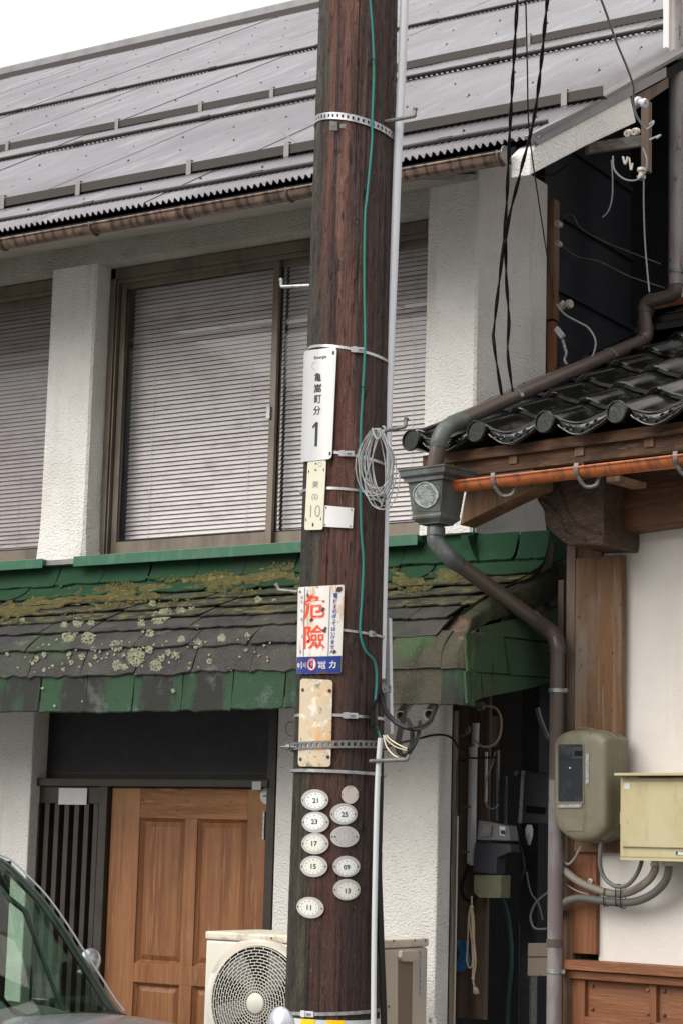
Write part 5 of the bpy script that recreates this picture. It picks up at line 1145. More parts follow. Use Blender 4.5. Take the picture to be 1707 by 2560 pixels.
DC, f6 = pplate('round_disc', ((853.5, 1964), (896, 1964), (896, 2009.5), (853.5, 2009.5)), 42, 45, 'coin', .0055, 'small round scratched metal disc above oval plate 25', 'disc', oval=True, th=.002)
for u in (3, 39): nail(f6(u, 22, .002), .0020, 'rivet', DC)
# yellow marks on a grey wrap at the foot
a0_, a1_ = pole_ang(pole_pt(722, 2552, .003)), pole_ang(pole_pt(936, 2557, .003))
zw = pole_pt(830, 2551, .003).z
wrap = MB(); wrap.slab([[on_pole(lerp(a0_ - .4, a1_ + .5, k / 24), zw - t, .004) for k in range(25)] for t in (0, .6)], lambda q: V((math.cos(pole_ang(q)), math.sin(pole_ang(q)), 0)) * -.003); wrap = tag(wrap.build('pole_wrap', 'greypvc'), 'grey sleeve with yellow blocks round the foot of the pole', 'sleeve')
for x0, x1 in ((753, 787), (817, 860)):
    b0, b1 = pole_ang(pole_pt(x0, 2555, .004)), pole_ang(pole_pt(x1, 2555, .004))
    MB().slab([[on_pole(lerp(b0, b1, k / 6), zw + .001 - t, .0062) for k in range(7)] for t in (.0, .3)], lambda q: V((math.cos(pole_ang(q)), math.sin(pole_ang(q)), 0)) * -.0015).build('yellow_block', 'yellow', wrap)
# teal cable down the pole
tp = [(915, -60), (925, 0), (934, 152), (930, 300), (929, 359), (917, 490), (912, 544), (910, 697), (912, 849), (907, 969), (901, 1100), (902, 1306), (908, 1400), (904, 1500), (900, 1579), (912, 1625), (936, 1655), (941, 1700), (937, 1755)]
cable('teal_cable', [pole_pt(x, y, .010) for x, y in tp], .0045, 'teal', 'thin teal green cable running down the face of the pole', 'cable', n=8)
for x, y in ((931, 156), (908, 975)):
    c = pole_pt(x, y, .006); tag(MB().tube([c + V((.012 * math.cos(t) * PW.x, .012 * math.cos(t) * PW.y, .010 * math.sin(t))) + V((.003, -.01, 0)) * (1 if math.sin(t) > -.5 else -.6) for t in [2 * PI * k / 14 for k in range(14)]], .0014, 5, closed=True).build('staple', 'rubber'), 'black staple over the teal cable, %s on the pole' % ('high' if y < 500 else 'level with the tall white plate'), 'staple')
JB = MB().prism([pole_pt(x, y, .012) for x, y in ((929, 1752), (944, 1750), (944, 1815), (929, 1818))], (.01, -.03, 0)).build('cable_joint_box', 'cable', bevel=.003); tag(JB, 'small black joint box where the teal cable ends', 'junction box')
cable('teal_cable_tail', [pole_pt(942, 1818, .012), pole_pt(946, 1832, .012), PY(951, 1850, 6.36)], .0045, 'teal', 'short teal cable end under the black joint box', 'cable')
# conduits on the right flank
def vpath(lst): return spline([PY(x, y, Y) for x, y, Y in lst], 6)
CD = MB().tube(vpath([(1013, -60, 6.44), (1003, 200, 6.44), (994, 380, 6.44), (985, 620, 6.44), (975, 871, 6.44), (967, 1110, 6.44), (961, 1306, 6.44), (955, 1550, 6.44), (950, 1733, 6.44)]), .0163, 18).build('white_conduit', 'whitepvc', smooth=True)
tag(CD, 'long white plastic conduit running down the right side of the pole', 'conduit')
p0, p1 = PY(951, 1697, 6.44), PY(950.5, 1716, 6.44); MB().tube([p0, p1], .0172, 16).build('rusty_tape', 'rust', CD, smooth=True)
p0 = PY(966, 1722, 6.43); tag(MB().obox(p0, PW * .010, (0, .012, 0), (0, 0, .013)).lathe(p0 + V((0, -.012, 0)), (0, -1, 0), [(0, .004), (.004, .004), (.004, .0001)], 8).build('conduit_clip', 'greysteel', bevel=.001), 'grey metal clip beside the end of the long white conduit', 'clip')
tag(MB().prism([PY(x, y, 6.53) for x, y in ((963, 1545), (972, 1545), (976, 1834), (966, 1834))], (0, .02, 0)).build('cable_cover', 'whitepvc'), 'flaking white cable cover strip behind the long conduit', 'cable cover')
CL = MB().tube(vpath([(950.5, 1845, 6.335), (943, 1960, 6.335), (937, 2200, 6.335), (934, 2400, 6.335), (933, 2640, 6.335)]), .0098, 14).build('lower_conduit', 'greypvc', smooth=True); tag(CL, 'thin pale grey conduit on the lower right of the pole', 'conduit')
cable('black_side_cable', [PY(x, y, 6.42) for x, y in ((951, 1880), (950, 1990), (946, 2150), (951, 2320), (957, 2480), (960, 2620))], .012, 'cable', 'thick black cable bulging along the right edge of the lower pole', 'cable')
# step bolts
def stepbolt(root, mid, tip, label, r=.0075, mat='greysteel'):
    pts = [root, mid, mid.lerp(tip, .12) + (mid - root).normalized() * .008, tip]
    o = MB().tube([root] + spline(pts[1:], 4), r, 8).lathe(tip, tip - mid, [(-.002, r), (.004, r * 1.25), (.01, r * 1.25), (.011, .0005)], 8).build('step_bolt', mat, smooth=True); tag(o, label, 'step bolt', 'step bolts in the pole'); return o
stepbolt(PY(952, 306, 6.38), PY(1031, 291, 6.36), PY(1036, 276, 6.36), 'dark step bolt crossing the white conduit near the top of the pole')
stepbolt(PY(935, 1082, 6.37), PY(1007, 1068, 6.36), PY(1014, 1050, 6.36), 'black step bolt that carries the coil of grey wire')
stepbolt(PY(925, 1903, 6.33), PY(1012, 1899, 6.3), PY(1021, 1884, 6.3), 'rusty step bolt below the bundle of ivory wires')
stepbolt(PY(775, 714, 6.42), PY(709, 717, 6.42), PY(704, 703, 6.42), 'shiny step bolt on the left of the pole before the window', .0065, 'galv')
stepbolt(PY(745, 1480, 6.42), PY(703, 1476, 6.42), PY(694, 1465, 6.42), 'grey step bolt on the left of the pole above the mossy canopy', .0065)
# coil of wire hung on the bolt
rnd = random.Random(11); hang = PY(950, 1077, 6.24); CO = None; mb = MB()
for k in range(14):
    wx, hy = rnd.uniform(20, 46), rnd.uniform(72, 100); cxx = 947 + rnd.uniform(-8, 8); tl_ = rnd.uniform(-.05, .12); pts = []
    for i in range(26):
        a = 2 * PI * i / 26; x = wx * math.sin(a) * (1 - .45 * max(0, math.cos(a)) ** 1.5); y = -hy * math.cos(a) + hy
        pts.append(PY(cxx + x + y * tl_ * .5 - 4, 1072 + y + rnd.uniform(-1.5, 1.5), 6.25 + .035 * noise.noise(V((k, i * .3, 0))) - .02 * (k % 3)))
    mb.tube(pts, .0021, 5, closed=True)
mb.tube(spline([PY(x, y, 6.2) for x, y in ((948, 1085), (925, 1160), (912, 1210), (930, 1262), (965, 1272), (990, 1240), (998, 1190), (985, 1170))], 5), .0024, 5)
mb.tube(spline([PY(x, y, 6.19) for x, y in ((930, 1070), (938, 1092), (946, 1096), (962, 1072), (956, 1066))], 5), .0035, 6)
tag(mb.build('wire_coil', 'coil', smooth=True), 'coil of grey wire hanging from the black step bolt', 'wire coil')
# bundle below the conduit
cable('service_cable', [PY(x, y, Y) for x, y, Y in ((952, 1725, 6.44), (954, 1750, 6.4), (968, 1785, 6.33), (1000, 1812, 6.3), (1040, 1822, 6.35), (1072, 1806, 6.8), (1082, 1785, 7.6), (1090, 1765, 8.3))], .0095, 'cable', 'thick black cable curving from the white conduit to the right-hand wall tube', 'cable')
for i, (dx_, lb) in enumerate(((0, 'outermost black wire hanging out of the left wall tube'), (5, 'middle black wire hanging out of the left wall tube'), (10, 'innermost black wire hanging out of the left wall tube'))):
    cable('drop_wire', [PY(x, y, Y) for x, y, Y in ((1010 + dx_ * .4, 1780, 8.2), (1002 + dx_, 1800, 7.5), (990 + dx_, 1850, 6.6), (992 + dx_, 1878, 6.4), (1008, 1890 - dx_ * .4, 6.3), (1022, 1880, 6.3))], .0042, 'cable', lb, 'wire', group='black wires below the canopy')
tag(MB().tube(vpath([(1018, 1800, 6.6), (1028, 1822, 6.4), (1030, 1850, 6.33), (1022, 1874, 6.3)]), .008, 8).tube(vpath([(1049, 1806, 6.5), (1045, 1840, 6.35), (1030, 1870, 6.3), (1014, 1888, 6.3)]), .0075, 8).build('taped_bundle', 'cable', smooth=True), 'black taped wire bundle tied to the lowest right step bolt', 'wire bundle')
for i, lst in enumerate((((962, 1838), (968, 1852), (990, 1868), (1016, 1876)), ((966, 1838), (974, 1848), (996, 1862), (1018, 1872)), ((958, 1838), (965, 1865), (980, 1885), (995, 1894)))):
    cable('ivory_wire', [PY(x, y, 6.36 - .02 * i) for x, y in lst], .0024, 'ivory', ('middle', 'upper', 'lowest')[i] + ' ivory wire of three under the cable cover strip', 'wire', group='ivory wires')
for cx_, cy_, lb in ((1002, 1782, 'left'), (1073, 1778, 'right')):
    a_, b_ = PY(cx_, cy_, 8.5), PY(cx_ + 24, cy_ - 42, 8.95); a_, b_ = PY(cx_ - 2, cy_ + 9, 8.42), PY(cx_ + 30, cy_ - 42, 8.99)
    d_ = (a_ - b_).normalized(); tag(MB().lathe(b_, d_, [(0, .026), ((a_ - b_).length, .026), ((a_ - b_).length, .021), (.02, .021)], 18).build('wall_tube', 'tubewhite', smooth=True), 'white plastic tube end poking out under the canopy, %s of two' % lb, 'tube', 'tube ends under the canopy')
cable('wall_cable', [PY(x, y, Y) for x, y, Y in ((948, 1872, 6.5), (990, 1860, 8), (1040, 1848, 8.9), (1090, 1837, 8.97), (1128, 1845, 8.97), (1155, 1885, 8.97), (1180, 1895, 9.1), (1240, 1893, 9.2))], .0055, 'cable', 'thin black cable across the white wall from the pole into the alley', 'cable')
cable('loose_wire', [PY(x, y, 6.45) for x, y in ((736, 1806), (722, 1806), (715, 1820), (722, 1838), (735, 1840))], .0016, 'cable', 'tiny black wire loop sticking out left of the rusty plate', 'wire')
# service drops, upper right
def twisted(name, lst, r, mat, label, pitch=.13, off=.006):
    p = vpath(lst); L = 0; A = []; B = []; prev = p[0]; q = []
    for a, b in zip(p, p[1:]):
        n = max(2, int((b - a).length / .018)); q += [a.lerp(b, i / n) for i in range(n)]
    for i, c in enumerate(q):
        L += (c - prev).length; prev = c; th = 2 * PI * L / pitch; o = V((math.cos(th) * off, math.sin(th) * off, 0)); A.append(c + o); B.append(c - o)
    tag(MB().tube(A, r, 6).tube(B, r, 6).build(name, mat, smooth=True), label, 'cable', 'overhead service wires')
twisted('service_drop', [(1300, -120, 6.6), (1292, 0, 6.9), (1273, 330, 7.6), (1262, 560, 8.0), (1236, 800, 8.3), (1234, 860, 8.35), (1254, 995, 8.5)], .0042, 'cable', 'twisted black cable, left of two crossing before the stucco corner', .42, .0042)
twisted('service_drop', [(1375, -60, 6.6), (1367, 0, 6.8), (1338, 270, 7.4), (1300, 430, 7.8), (1267, 570, 8.0), (1264, 680, 8.2), (1271, 800, 8.35), (1268, 880, 8.4), (1281, 985, 8.5)], .0042, 'cable', 'twisted black cable, right of two crossing before the stucco corner', .38, .0042)
cable('thin_drop', [PY(x, y, Y) for x, y, Y in ((1310, -60, 7), (1313, 0, 7), (1317, 170, 7.3), (1322, 330, 7.6), (1348, 520, 8.2), (1383, 745, 9.3))], .0032, 'cable', 'single thin wire falling to the edge of the dark flank wall', 'wire', group='overhead service wires')
cable('insulator_drop', [PY(x, y, Y) for x, y, Y in ((1470, -60, 6.8), (1502, 0, 7.1), (1540, 105, 7.6), (1565, 165, 7.9), (1582, 215, 8.1), (1582, 250, 8.2), (1590, 290, 8.25), (1614, 325, 8.3))], .0052, 'greywire', 'wire dropping to the insulators at the end of the barge board', 'wire', group='overhead service wires')
# cross arm, insulators and loose wires in the gap
a_, b_ = PX(1465, 372, -4.35), PX(1622, 350, -4.14)
CA_ = MB().obox((a_ + b_) / 2, (b_ - a_) / 2, (b_ - a_).cross(V((0, 0, 1))).normalized() * .02, (0, 0, .028)).build('cross_arm', 'oldgreyh', bevel=.003); tag(CA_, 'weathered grey timber arm sticking out under the barge board', 'timber arm')
a_, b_ = PY(1625, 250, 8.9), PY(1605, 430, 8.9); tag(MB().box(a_.x - .05, a_.x - .01, 8.9, 8.94, b_.z, a_.z).build('upright_arm', 'darkplank', bevel=.003), 'short upright timber behind the insulators', 'timber arm')
def insul(px_, py_, Y, ax, s_, lb, mat='porcelain'):
    p = PY(px_, py_, Y); tag(MB().lathe(p, ax, [(0, .004), (0, .016 * s_), (.012 * s_, .018 * s_), (.018 * s_, .011 * s_), (.028 * s_, .011 * s_), (.034 * s_, .018 * s_), (.046 * s_, .016 * s_), (.046 * s_, .004)], 12).build('insulator', mat, smooth=True), lb, 'insulator', 'insulators in the gap')
insul(1590, 252, 8.75, (1, -.2, -.5), 1.3, 'largest white insulator beside the end of the barge board', 'whitepvc')
insul(1575, 332, 8.7, (0, -1, -.4), 1.0, 'left porcelain knob on the timber under the barge board end')
insul(1592, 328, 8.7, (0, -1, -.4), 1.0, 'right porcelain knob on the timber under the barge board end')
insul(1602, 420, 8.72, (0, 0, -1), 1.2, 'pale porcelain insulator hanging below the grey timber arm')
insul(1400, 563, 9.75, (0, -1, 0), 1.0, 'porcelain knob high on the edge of the dark flank wall')
insul(1400, 612, 9.75, (0, -1, 0), .9, 'porcelain knob on the wall edge just below the highest one')
insul(1402, 764, 9.7, (1, -.2, 0), 1.4, 'cream insulator on the wall edge above the tiled roof')
for lst, Y, r, m_, lb in ((((1531, 390), (1535, 425), (1560, 448), (1590, 450), (1612, 430), (1616, 400), (1606, 370)), 8.7, .0045, 'greywire', 'grey wire loop hanging under the grey timber arm'),
    (((1527, 400), (1530, 450), (1528, 500), (1518, 530), (1505, 543)), 8.9, .004, 'greywire', 'loose grey wire end dangling in front of the dark wall'),
    (((1608, 420), (1608, 520), (1612, 620), (1622, 730)), 9.0, .004, 'greywire', 'long vertical grey wire left of the upper downpipe'),
    (((1556, 392), (1562, 410), (1568, 392)), 8.7, .006, 'porcelain', 'white wire stub shaped like a V under the timber arm'),
    (((1572, 395), (1576, 425), (1580, 408)), 8.7, .0045, 'porcelain', 'small pale twisted wire end beside the hanging insulator'),
    (((1614, 325), (1630, 312), (1632, 303), (1622, 312)), 8.5, .0045, 'coil', 'upper frayed wire tie at the timber arm tip'),
    (((1622, 350), (1640, 342), (1650, 338), (1640, 346)), 8.5, .005, 'coil', 'lower frayed wire tie at the timber arm tip'),
    (((1390, 760), (1410, 785), (1445, 805), (1470, 820), (1487, 850), (1484, 880), (1475, 897)), 9.5, .005, 'coil', 'grey cable arching from the wall edge down to the tiled roof'),
    (((1398, 565), (1405, 545), (1430, 537), (1450, 570), (1500, 600), (1560, 625), (1650, 660)), 9.9, .0035, 'darkplank', 'upper dim wire crossing the dark flank wall'),
    (((1402, 612), (1440, 640), (1500, 655), (1570, 690), (1660, 720)), 9.9, .0035, 'darkplank', 'lower dim wire crossing the dark flank wall'),
    (((1353, 440), (1380, 438), (1400, 425), (1420, 410)), 9.0, .005, 'cable', 'short dark wire leaving the stucco corner below the barge board')):
    cable('loose_wire', [PY(x, y, Y) for x, y in lst], r, m_, lb, 'wire', group='loose wires in the gap')
p = PY(1398, 832, 9.6); tag(MB().obox(p, (.020, 0, -.026), (0, .012, 0), (.010, 0, .010)).build('switch_box', 'whitepvc', bevel=.002), 'small white box hanging askew by the wall edge', 'switch')
cable('hanging_bracket', [PY(x, y, 9.6) for x, y in ((1405, 850), (1410, 868), (1414, 885), (1410, 900), (1418, 915))], .008, 'galv', 'galvanised hook hanging under the small white box', 'hook')
# ================================================================== the alley
WB = MB().box(PY(1132, 2300, 9.45).x, PY(1216, 2300, 9.45).x, 9.45, 9.475, PY(1150, 2545, 9.45).z, 2.9).build('alley_board', 'darkplank', bevel=.003); tag(WB, 'brown board beside the white wall that carries the alley meters', 'board')
tag(MB().box(-5.090, -5.074, 9.138, 9.165, .12, 2.8).build('corner_board', 'oldgrey', bevel=.003), 'weathered corner board along the edge of the white wall', 'board')
a_, b_ = PY(1134, 2040, 9.2), PY(1108, 2560, 9.2); tag(MB().box(-5.086, -5.075, 9.17, 9.182, .3, a_.z).build('pale_strip', 'cream', bevel=.002), 'pale plastic strip running down beside the corner board', 'strip')
cable('green_wire', [PY(x, y, 9.15) for x, y in ((1142, 1900), (1138, 2060), (1132, 2200), (1128, 2400), (1118, 2600))], .0025, 'greencable', 'thin green wire down the left edge of the alley board', 'wire')
kind(MB().box(-5.2, -3.5, 10.9, 11.0, 0, 6.75).build('alley_dark_back', 'tar'), 'structure')  # black sheet added to stand in for the darkness of the alley
AB = thing('back_fence', 'dark ribbed fence closing the back of the alley', 'fence', (-4.6, 10.6, 0))
for k in range(14):
    x = -5.0 + k * .075; MB().box(x, x + .055, 10.5 + (k % 2) * .02, 10.53 + (k % 2) * .02, .1, 2.35).build('fence_slat', 'darkplank', AB)
# conduit tubes
p_ = lambda x, y, Y=9.4: PY(x, y, Y)
def upright(nm, x0, y0, x1, y1, Y, r, mat, lb, cat='tube'):
    a, b = p_(x0, y0, Y), p_(x1, y1, Y); b.x = a.x = (a.x + b.x) / 2; return tag(MB().tube([a, b], r, 14).build(nm, mat, smooth=True), lb, cat)
T1 = upright('alley_tube', 1187, 1868, 1172, 2163, 9.4, .0225, 'whitepvc', 'long pale plastic tube on the alley board, left of the black meter', 'tube')
MB().tube([p_(1189, 1808), p_(1186, 1868)], .019, 14).build('tube_top', 'whitepvc', T1, smooth=True)
for y in (1862, 2017, 2130): c = p_(1181 - (y - 1862) * .03, y); MB().lathe(c, (0, 0, 1), [(-.006, .022), (-.006, .0255), (.006, .0255), (.006, .022)], 16).obox(c + V((-.032, 0, 0)), (.014, 0, 0), (0, .005, 0), (0, 0, .007)).build('tube_saddle', 'greysteel', T1)
upright('alley_tube', 1241, 1875, 1239, 2052, 9.6, .017, 'greysteel', 'second shorter tube on the alley board above the black meter')
upright('thin_tube', 1217, 1880, 1211, 2005, 9.4, .0075, 'whitepvc', 'thin white tube between the two alley tubes')
upright('thin_tube', 1264, 1940, 1262, 2060, 9.7, .009, 'greysteel', 'dim grey pipe standing left of the grey wall unit')
upright('dark_pipe', 1306, 2310, 1301, 2560, 10.0, .016, 'greysteel', 'dim grey pipe deep in the lower alley', 'pipe')
upright('dark_pipe', 1332, 2440, 1332, 2560, 9.7, .02, 'greysteel', 'grey pipe below the tan wall box', 'pipe')
# meter with clear cover
AM = thing('alley_meter', 'black electricity meter with a clear cover on the alley board', 'meter', p_(1222, 2190, 9.35))
a = lambda x, y, Y=9.34: PY(x, y, Y)
MB().prism([a(x, y) for x, y in ((1187, 2105), (1272, 2110), (1276, 2130), (1240, 2145), (1238, 2186), (1180, 2180))], (0, .1, 0)).build('meter_base', 'darkgrey', AM, bevel=.005)
MB().prism([a(x, y, 9.30) for x, y in ((1195, 2050), (1268, 2064), (1274, 2102), (1190, 2100))], (0, .1, 0)).build('clear_cover', 'clear', AM, bevel=.008)
MB().prism([a(x, y, 9.294) for x, y in ((1248, 2065), (1262, 2067), (1262, 2090), (1248, 2088))], (0, .005, 0)).build('display', 'white', AM)
MB().prism([a(x, y, 9.288) for x, y in ((1250, 2075), (1260, 2076), (1260, 2086), (1250, 2085))], (0, .005, 0)).build('screen', 'ink', AM)
MB().prism([a(x, y, 9.29) for x, y in ((1203, 2060), (1228, 2063), (1226, 2092), (1200, 2092))], (0, .01, 0)).build('register', 'greysteel', AM, bevel=.002)
OB = MB().prism([a(x, y, 9.33) for x, y in ((1183, 2188), (1252, 2188), (1251, 2245), (1196, 2245), (1183, 2230))], (0, .1, 0)).build('olive_box', 'olive', bevel=.003); tag(OB, 'small olive steel box under the black alley meter', 'junction box')
cable('elbow_cable', [PY(x, y, 9.36) for x, y in ((1170, 2160), (1160, 2190), (1152, 2220), (1160, 2245), (1178, 2252), (1192, 2240), (1190, 2225))], .0095, 'cable', 'thick black cable bending from the pale tube to the olive box', 'cable')
# rope loop
mb = MB()
mb.tube(spline([PY(x, y, 9.3) for x, y in ((1178, 2240), (1178, 2262), (1174, 2270), (1170, 2300), (1168, 2360), (1166, 2400), (1173, 2420), (1180, 2405), (1178, 2350), (1172, 2300), (1176, 2268))], 6), .0042, 7)
mb.tube(spline([PY(x, y, 9.29) for x, y in ((1177, 2266), (1182, 2290), (1184, 2340), (1183, 2400), (1181, 2450), (1190, 2478))], 6), .0048, 7)
mb.tube(spline([PY(x, y, 9.28) for x, y in ((1178, 2268), (1180, 2320), (1188, 2400), (1183, 2445), (1184, 2476))], 6), .0042, 7)
for y in (2268, 2446): mb.ball(PY(1178 if y < 2300 else 1182, y, 9.28), .010, 6, (1, .8, 1.1))
for k in range(7): mb.tube([PY(1186 + k * .8, 2468, 9.28), PY(1181 + k * 2.6, 2486 - abs(k - 3), 9.27)], .0018, 4)
tag(mb.build('rope_loop', 'rope', smooth=True), 'knotted hemp rope hanging below the olive box', 'rope')
tag(MB().slab([[PY(x, y, 9.38 + .02 * math.sin(i * 1.3 + j)) for j, x in enumerate((x0, (x0 + x1) / 2, x1))] for i, (x0, x1, y) in enumerate(((1141, 1163, 2351), (1142, 1164, 2368), (1147, 1168, 2385), (1143, 1172, 2402), (1138, 1166, 2420), (1137, 1150, 2430)))], (0, .012, 0)).build('blue_bag', 'blue', smooth=True), 'crumpled blue plastic pouch on the alley board behind the rope', 'pouch')
p = PY(1195, 1762, 9.3); tag(MB().obox(p, (.028, 0, 0), (0, .02, 0), (0, 0, .014)).obox(p + V((.018, 0, -.018)), (.012, 0, 0), (0, .015, 0), (0, 0, .008)).build('olive_bracket', 'olive', bevel=.002), 'small olive bracket under the corner of the green canopy', 'bracket')
# units at the right of the alley
GU_ = MB().prism([PY(x, y, 9.6) for x, y in ((1302, 1926), (1375, 1935), (1375, 2062), (1294, 2058))], (0, .12, 0)).build('grey_unit', 'darkgrey', bevel=.006); tag(GU_, 'dim grey wall unit in the dark behind the standing downpipe', 'control unit')
MB().prism([PY(x, y, 9.59) for x, y in ((1302, 1926), (1310, 1927), (1303, 2058), (1294, 2058))], (0, .009, 0)).lathe(PY(1291, 1933, 9.6), (0, -1, 0), [(0, .012), (.01, .012), (.01, .005)], 12).build('unit_edge', 'galv', GU_)
MB().prism([PY(x, y, 9.592) for x, y in ((1313, 2014), (1360, 2018), (1360, 2036), (1313, 2032))], (0, .008, 0)).build('unit_label', 'black', GU_)
tag(MB().lathe(PY(1322, 2062, 9.55), (0, 0, -1), [(0, .012), (.02, .020), (.06, .018), (.085, .010), (.09, .007), (.1, .006), (.1, .001)], 14).build('lamp_bulb', 'greypvc', smooth=True), 'dim white bulb under the grey wall unit', 'bulb')
TB = MB().prism([PY(x, y, 9.5) for x, y in ((1318, 2358), (1375, 2358), (1375, 2441), (1317, 2440))], (0, .08, 0)).build('tan_box', 'tan', bevel=.005); tag(TB, 'tan plastic wall box half hidden by the standing downpipe', 'junction box')
MB().prism([PY(x, y, 9.496) for x, y in ((1319, 2391), (1375, 2391), (1375, 2393), (1319, 2393))], (0, .003, 0)).build('box_seam', 'cable', TB)
MB().lathe(PY(1349, 2436, 9.5), (0, -1, 0), [(0, .005), (.003, .005), (.003, .0005)], 8).build('box_screw', 'greysteel', TB)
for lst, Y, r, m_, lb in ((((1252, 2245), (1266, 2280), (1276, 2350), (1277, 2420), (1270, 2500), (1266, 2600)), 9.7, .011, 'greencable', 'dark green hose hanging from behind the olive box'),
    (((1195, 1775), (1215, 1765), (1240, 1772), (1252, 1800), (1248, 1840), (1232, 1862), (1205, 1866), (1185, 1850)), 9.3, .006, 'rope', 'round wire coil in front of the tube tops'),
    (((1140, 1840), (1158, 1838), (1172, 1828), (1170, 1816), (1164, 1826), (1172, 1834)), 9.25, .0055, 'greysteel', 'iron eye hook at the top of the alley'),
    (((1124, 1852), (1126, 1870), (1140, 1895), (1160, 1902), (1172, 1885)), 9.25, .004, 'cable', 'black wire loop beside the iron eye hook'),
    (((1236, 1880), (1230, 1910), (1215, 1950), (1214, 2010), (1232, 2022), (1245, 2010)), 9.35, .004, 'greywire', 'grey wire curling between the two alley tubes'),
    (((1278, 2095), (1300, 2120), (1310, 2170), (1300, 2200)), 9.5, .006, 'cable', 'dim cable leaving the right side of the black meter'),
    (((1342, 1770), (1350, 1800), (1362, 1830), (1370, 1850)), 9.4, .013, 'greysteel', 'dim pipe bend at the top right of the alley'),
    (((1370, 2230), (1340, 2255), (1325, 2290), (1335, 2320), (1365, 2322)), 9.6, .006, 'greywire', 'grey cable loop above the tan box'),
    (((1315, 2180), (1325, 2230), (1345, 2260), (1355, 2300)), 9.7, .005, 'greywire', 'thin dim cable slanting down above the tan box')):
    cable('alley_cable', [PY(x, y, Y) for x, y in lst], r, m_, lb, 'cable', group='cables in the alley')
tag(MB().box(PY(1207, 1800, 9.7).x, PY(1236, 1800, 9.7).x, 9.65, 9.75, PY(1210, 1868, 9.7).z, PY(1210, 1790, 9.7).z).build('dim_box', 'darkplank', bevel=.004), 'dim wooden box behind the round wire coil', 'box')

# ================================================================== air conditioner outdoor unit
ax0, ax1, ay0, ay1, az1 = -5.817, -4.864, 8.10, 8.53, 1.705; az0 = .95
AC = thing('air_conditioner', 'ivory air conditioner outdoor unit with a round fan grille behind the pole', 'air conditioner', ((ax0 + ax1) / 2, 8.3, .12))
MB().box(ax0 + .004, ax1 - .004, ay0, ay1, az0, az1 - .04).build('casing', 'acbody', AC, bevel=.012)
MB().box(ax1 - .3, ax1, ay0 + .012, ay1, az0, az1 - .041).build('side_casing', 'acside', AC, bevel=.012)
MB().box(ax0, ax1 + .003, ay0 - .006, ay1 + .004, az1 - .038, az1).build('lid', 'aclid', AC, bevel=.010)
gc = PY(648, 2508, ay0); gr = (PY(648, 2364, ay0).z - gc.z)
MB().lathe(gc + V((0, .001, 0)), (0, -1, 0), [(0, gr + .04), (.006, gr + .032), (.012, gr + .012), (.010, gr), (.001, gr - .001)], 64).build('grille_surround', 'acbody', AC, smooth=True)
MB().lathe(gc + V((0, -.0015, 0)), (0, -1, 0), [(0, gr), (.0005, .001)], 64).build('grille_dark', 'black', AC)
mb = MB(); nr_ = 15; rads = [.045 + (gr - .049) * i / nr_ for i in range(nr_ + 1)]
for r in rads: mb.tube([gc + V((math.cos(t) * r, -.018 - .012 * (1 - (r / gr) ** 2), math.sin(t) * r)) for t in [2 * PI * k / 56 for k in range(56)]], .0019, 4, closed=True)
kind(mb.build('grille_rings', 'acbody', AC, smooth=True), 'stuff')
mb = MB()
for i in range(nr_):
    n = 32
    for k in range(n):
        t = 2 * PI * (k + .5 * (i % 2)) / n + .02 * i
        P_ = [gc + V((math.cos(t) * r, -.018 - .012 * (1 - (r / gr) ** 2), math.sin(t) * r)) for r in (rads[i], rads[i + 1])]; mb.tube(P_, .0017, 4)
kind(mb.build('grille_spokes', 'acbody', AC), 'stuff')
MB().lathe(gc + V((0, -.024, 0)), (0, -1, 0), [(0, .046), (.010, .046), (.014, .040), (.015, .001)], 28).build('grille_hub', 'acbody', AC, smooth=True)
for k in range(5):
    t0 = 2 * PI * k / 5 + .4; P = [[gc + V((math.cos(t0 + a_ + r * 1.5) * r, -.004 - .006 * a_, math.sin(t0 + a_ + r * 1.5) * r)) for r in (.05, .12, .2, gr - .02)] for a_ in (0, .3, .6)]
    MB().slab(P, (0, .001, 0)).build('fan_blade', 'fan', AC)
mb = MB()
for k in range(90):                               # fine slots round the grille corners
    t = PI * (.15 + .7 * k / 90); r0 = gr + .012; r1 = gr + .012 + .03 * abs(math.sin(2 * t)) ** .5
    a, b = gc + V((math.cos(t) * r0, -.011, math.sin(t) * r0)), gc + V((math.cos(t + .05) * r1, -.006, math.sin(t + .05) * r1)); mb.tube([a, b], .0014, 4)
kind(mb.build('corner_slots', 'acside', AC), 'stuff')
# side: handle recess, screws, rating sticker
SX = ax1 + .0005
s8 = lambda x, y, X=SX: PX(850 + x * .5466, 1860 + y * .5466, X)
def plateX(lst, X, th, nm, mt, par, bevel=0): return MB().prism([s8(x, y, X) for x, y in lst], (th, 0, 0)).build(nm, mt, par, bevel=bevel)
plateX([(248, 945), (255, 938), (335, 935), (342, 942), (338, 1275), (345, 1320), (262, 1320), (255, 1275)], SX, .004, 'handle_frame', 'acside', AC, .002)
plateX([(262, 992), (330, 990), (326, 1285), (330, 1320), (272, 1320), (262, 1290)], SX + .004, .002, 'handle_recess', 'tan', AC)
plateX([(262, 944), (338, 942), (342, 975), (318, 997), (270, 995), (258, 975)], SX + .004, .022, 'handle', 'acside', AC, .006)
STK = plateX([(356, 940), (376, 940), (374, 1155), (354, 1155)], SX, .0012, 'rating_sticker', 'whitepvc', AC)
mb = MB(); rnd = random.Random(2)
for k in range(34):
    y = 945 + k * 6.1; a, b = s8(358 + rnd.uniform(0, 4), y, SX + .0013), s8(372 - rnd.uniform(0, 5), y, SX + .0013)
    mb.box(SX + .0012, SX + .0018, a.y, b.y, a.z - rnd.uniform(.0012, .0045), a.z)
mb.build('sticker_print', 'greyink', STK)
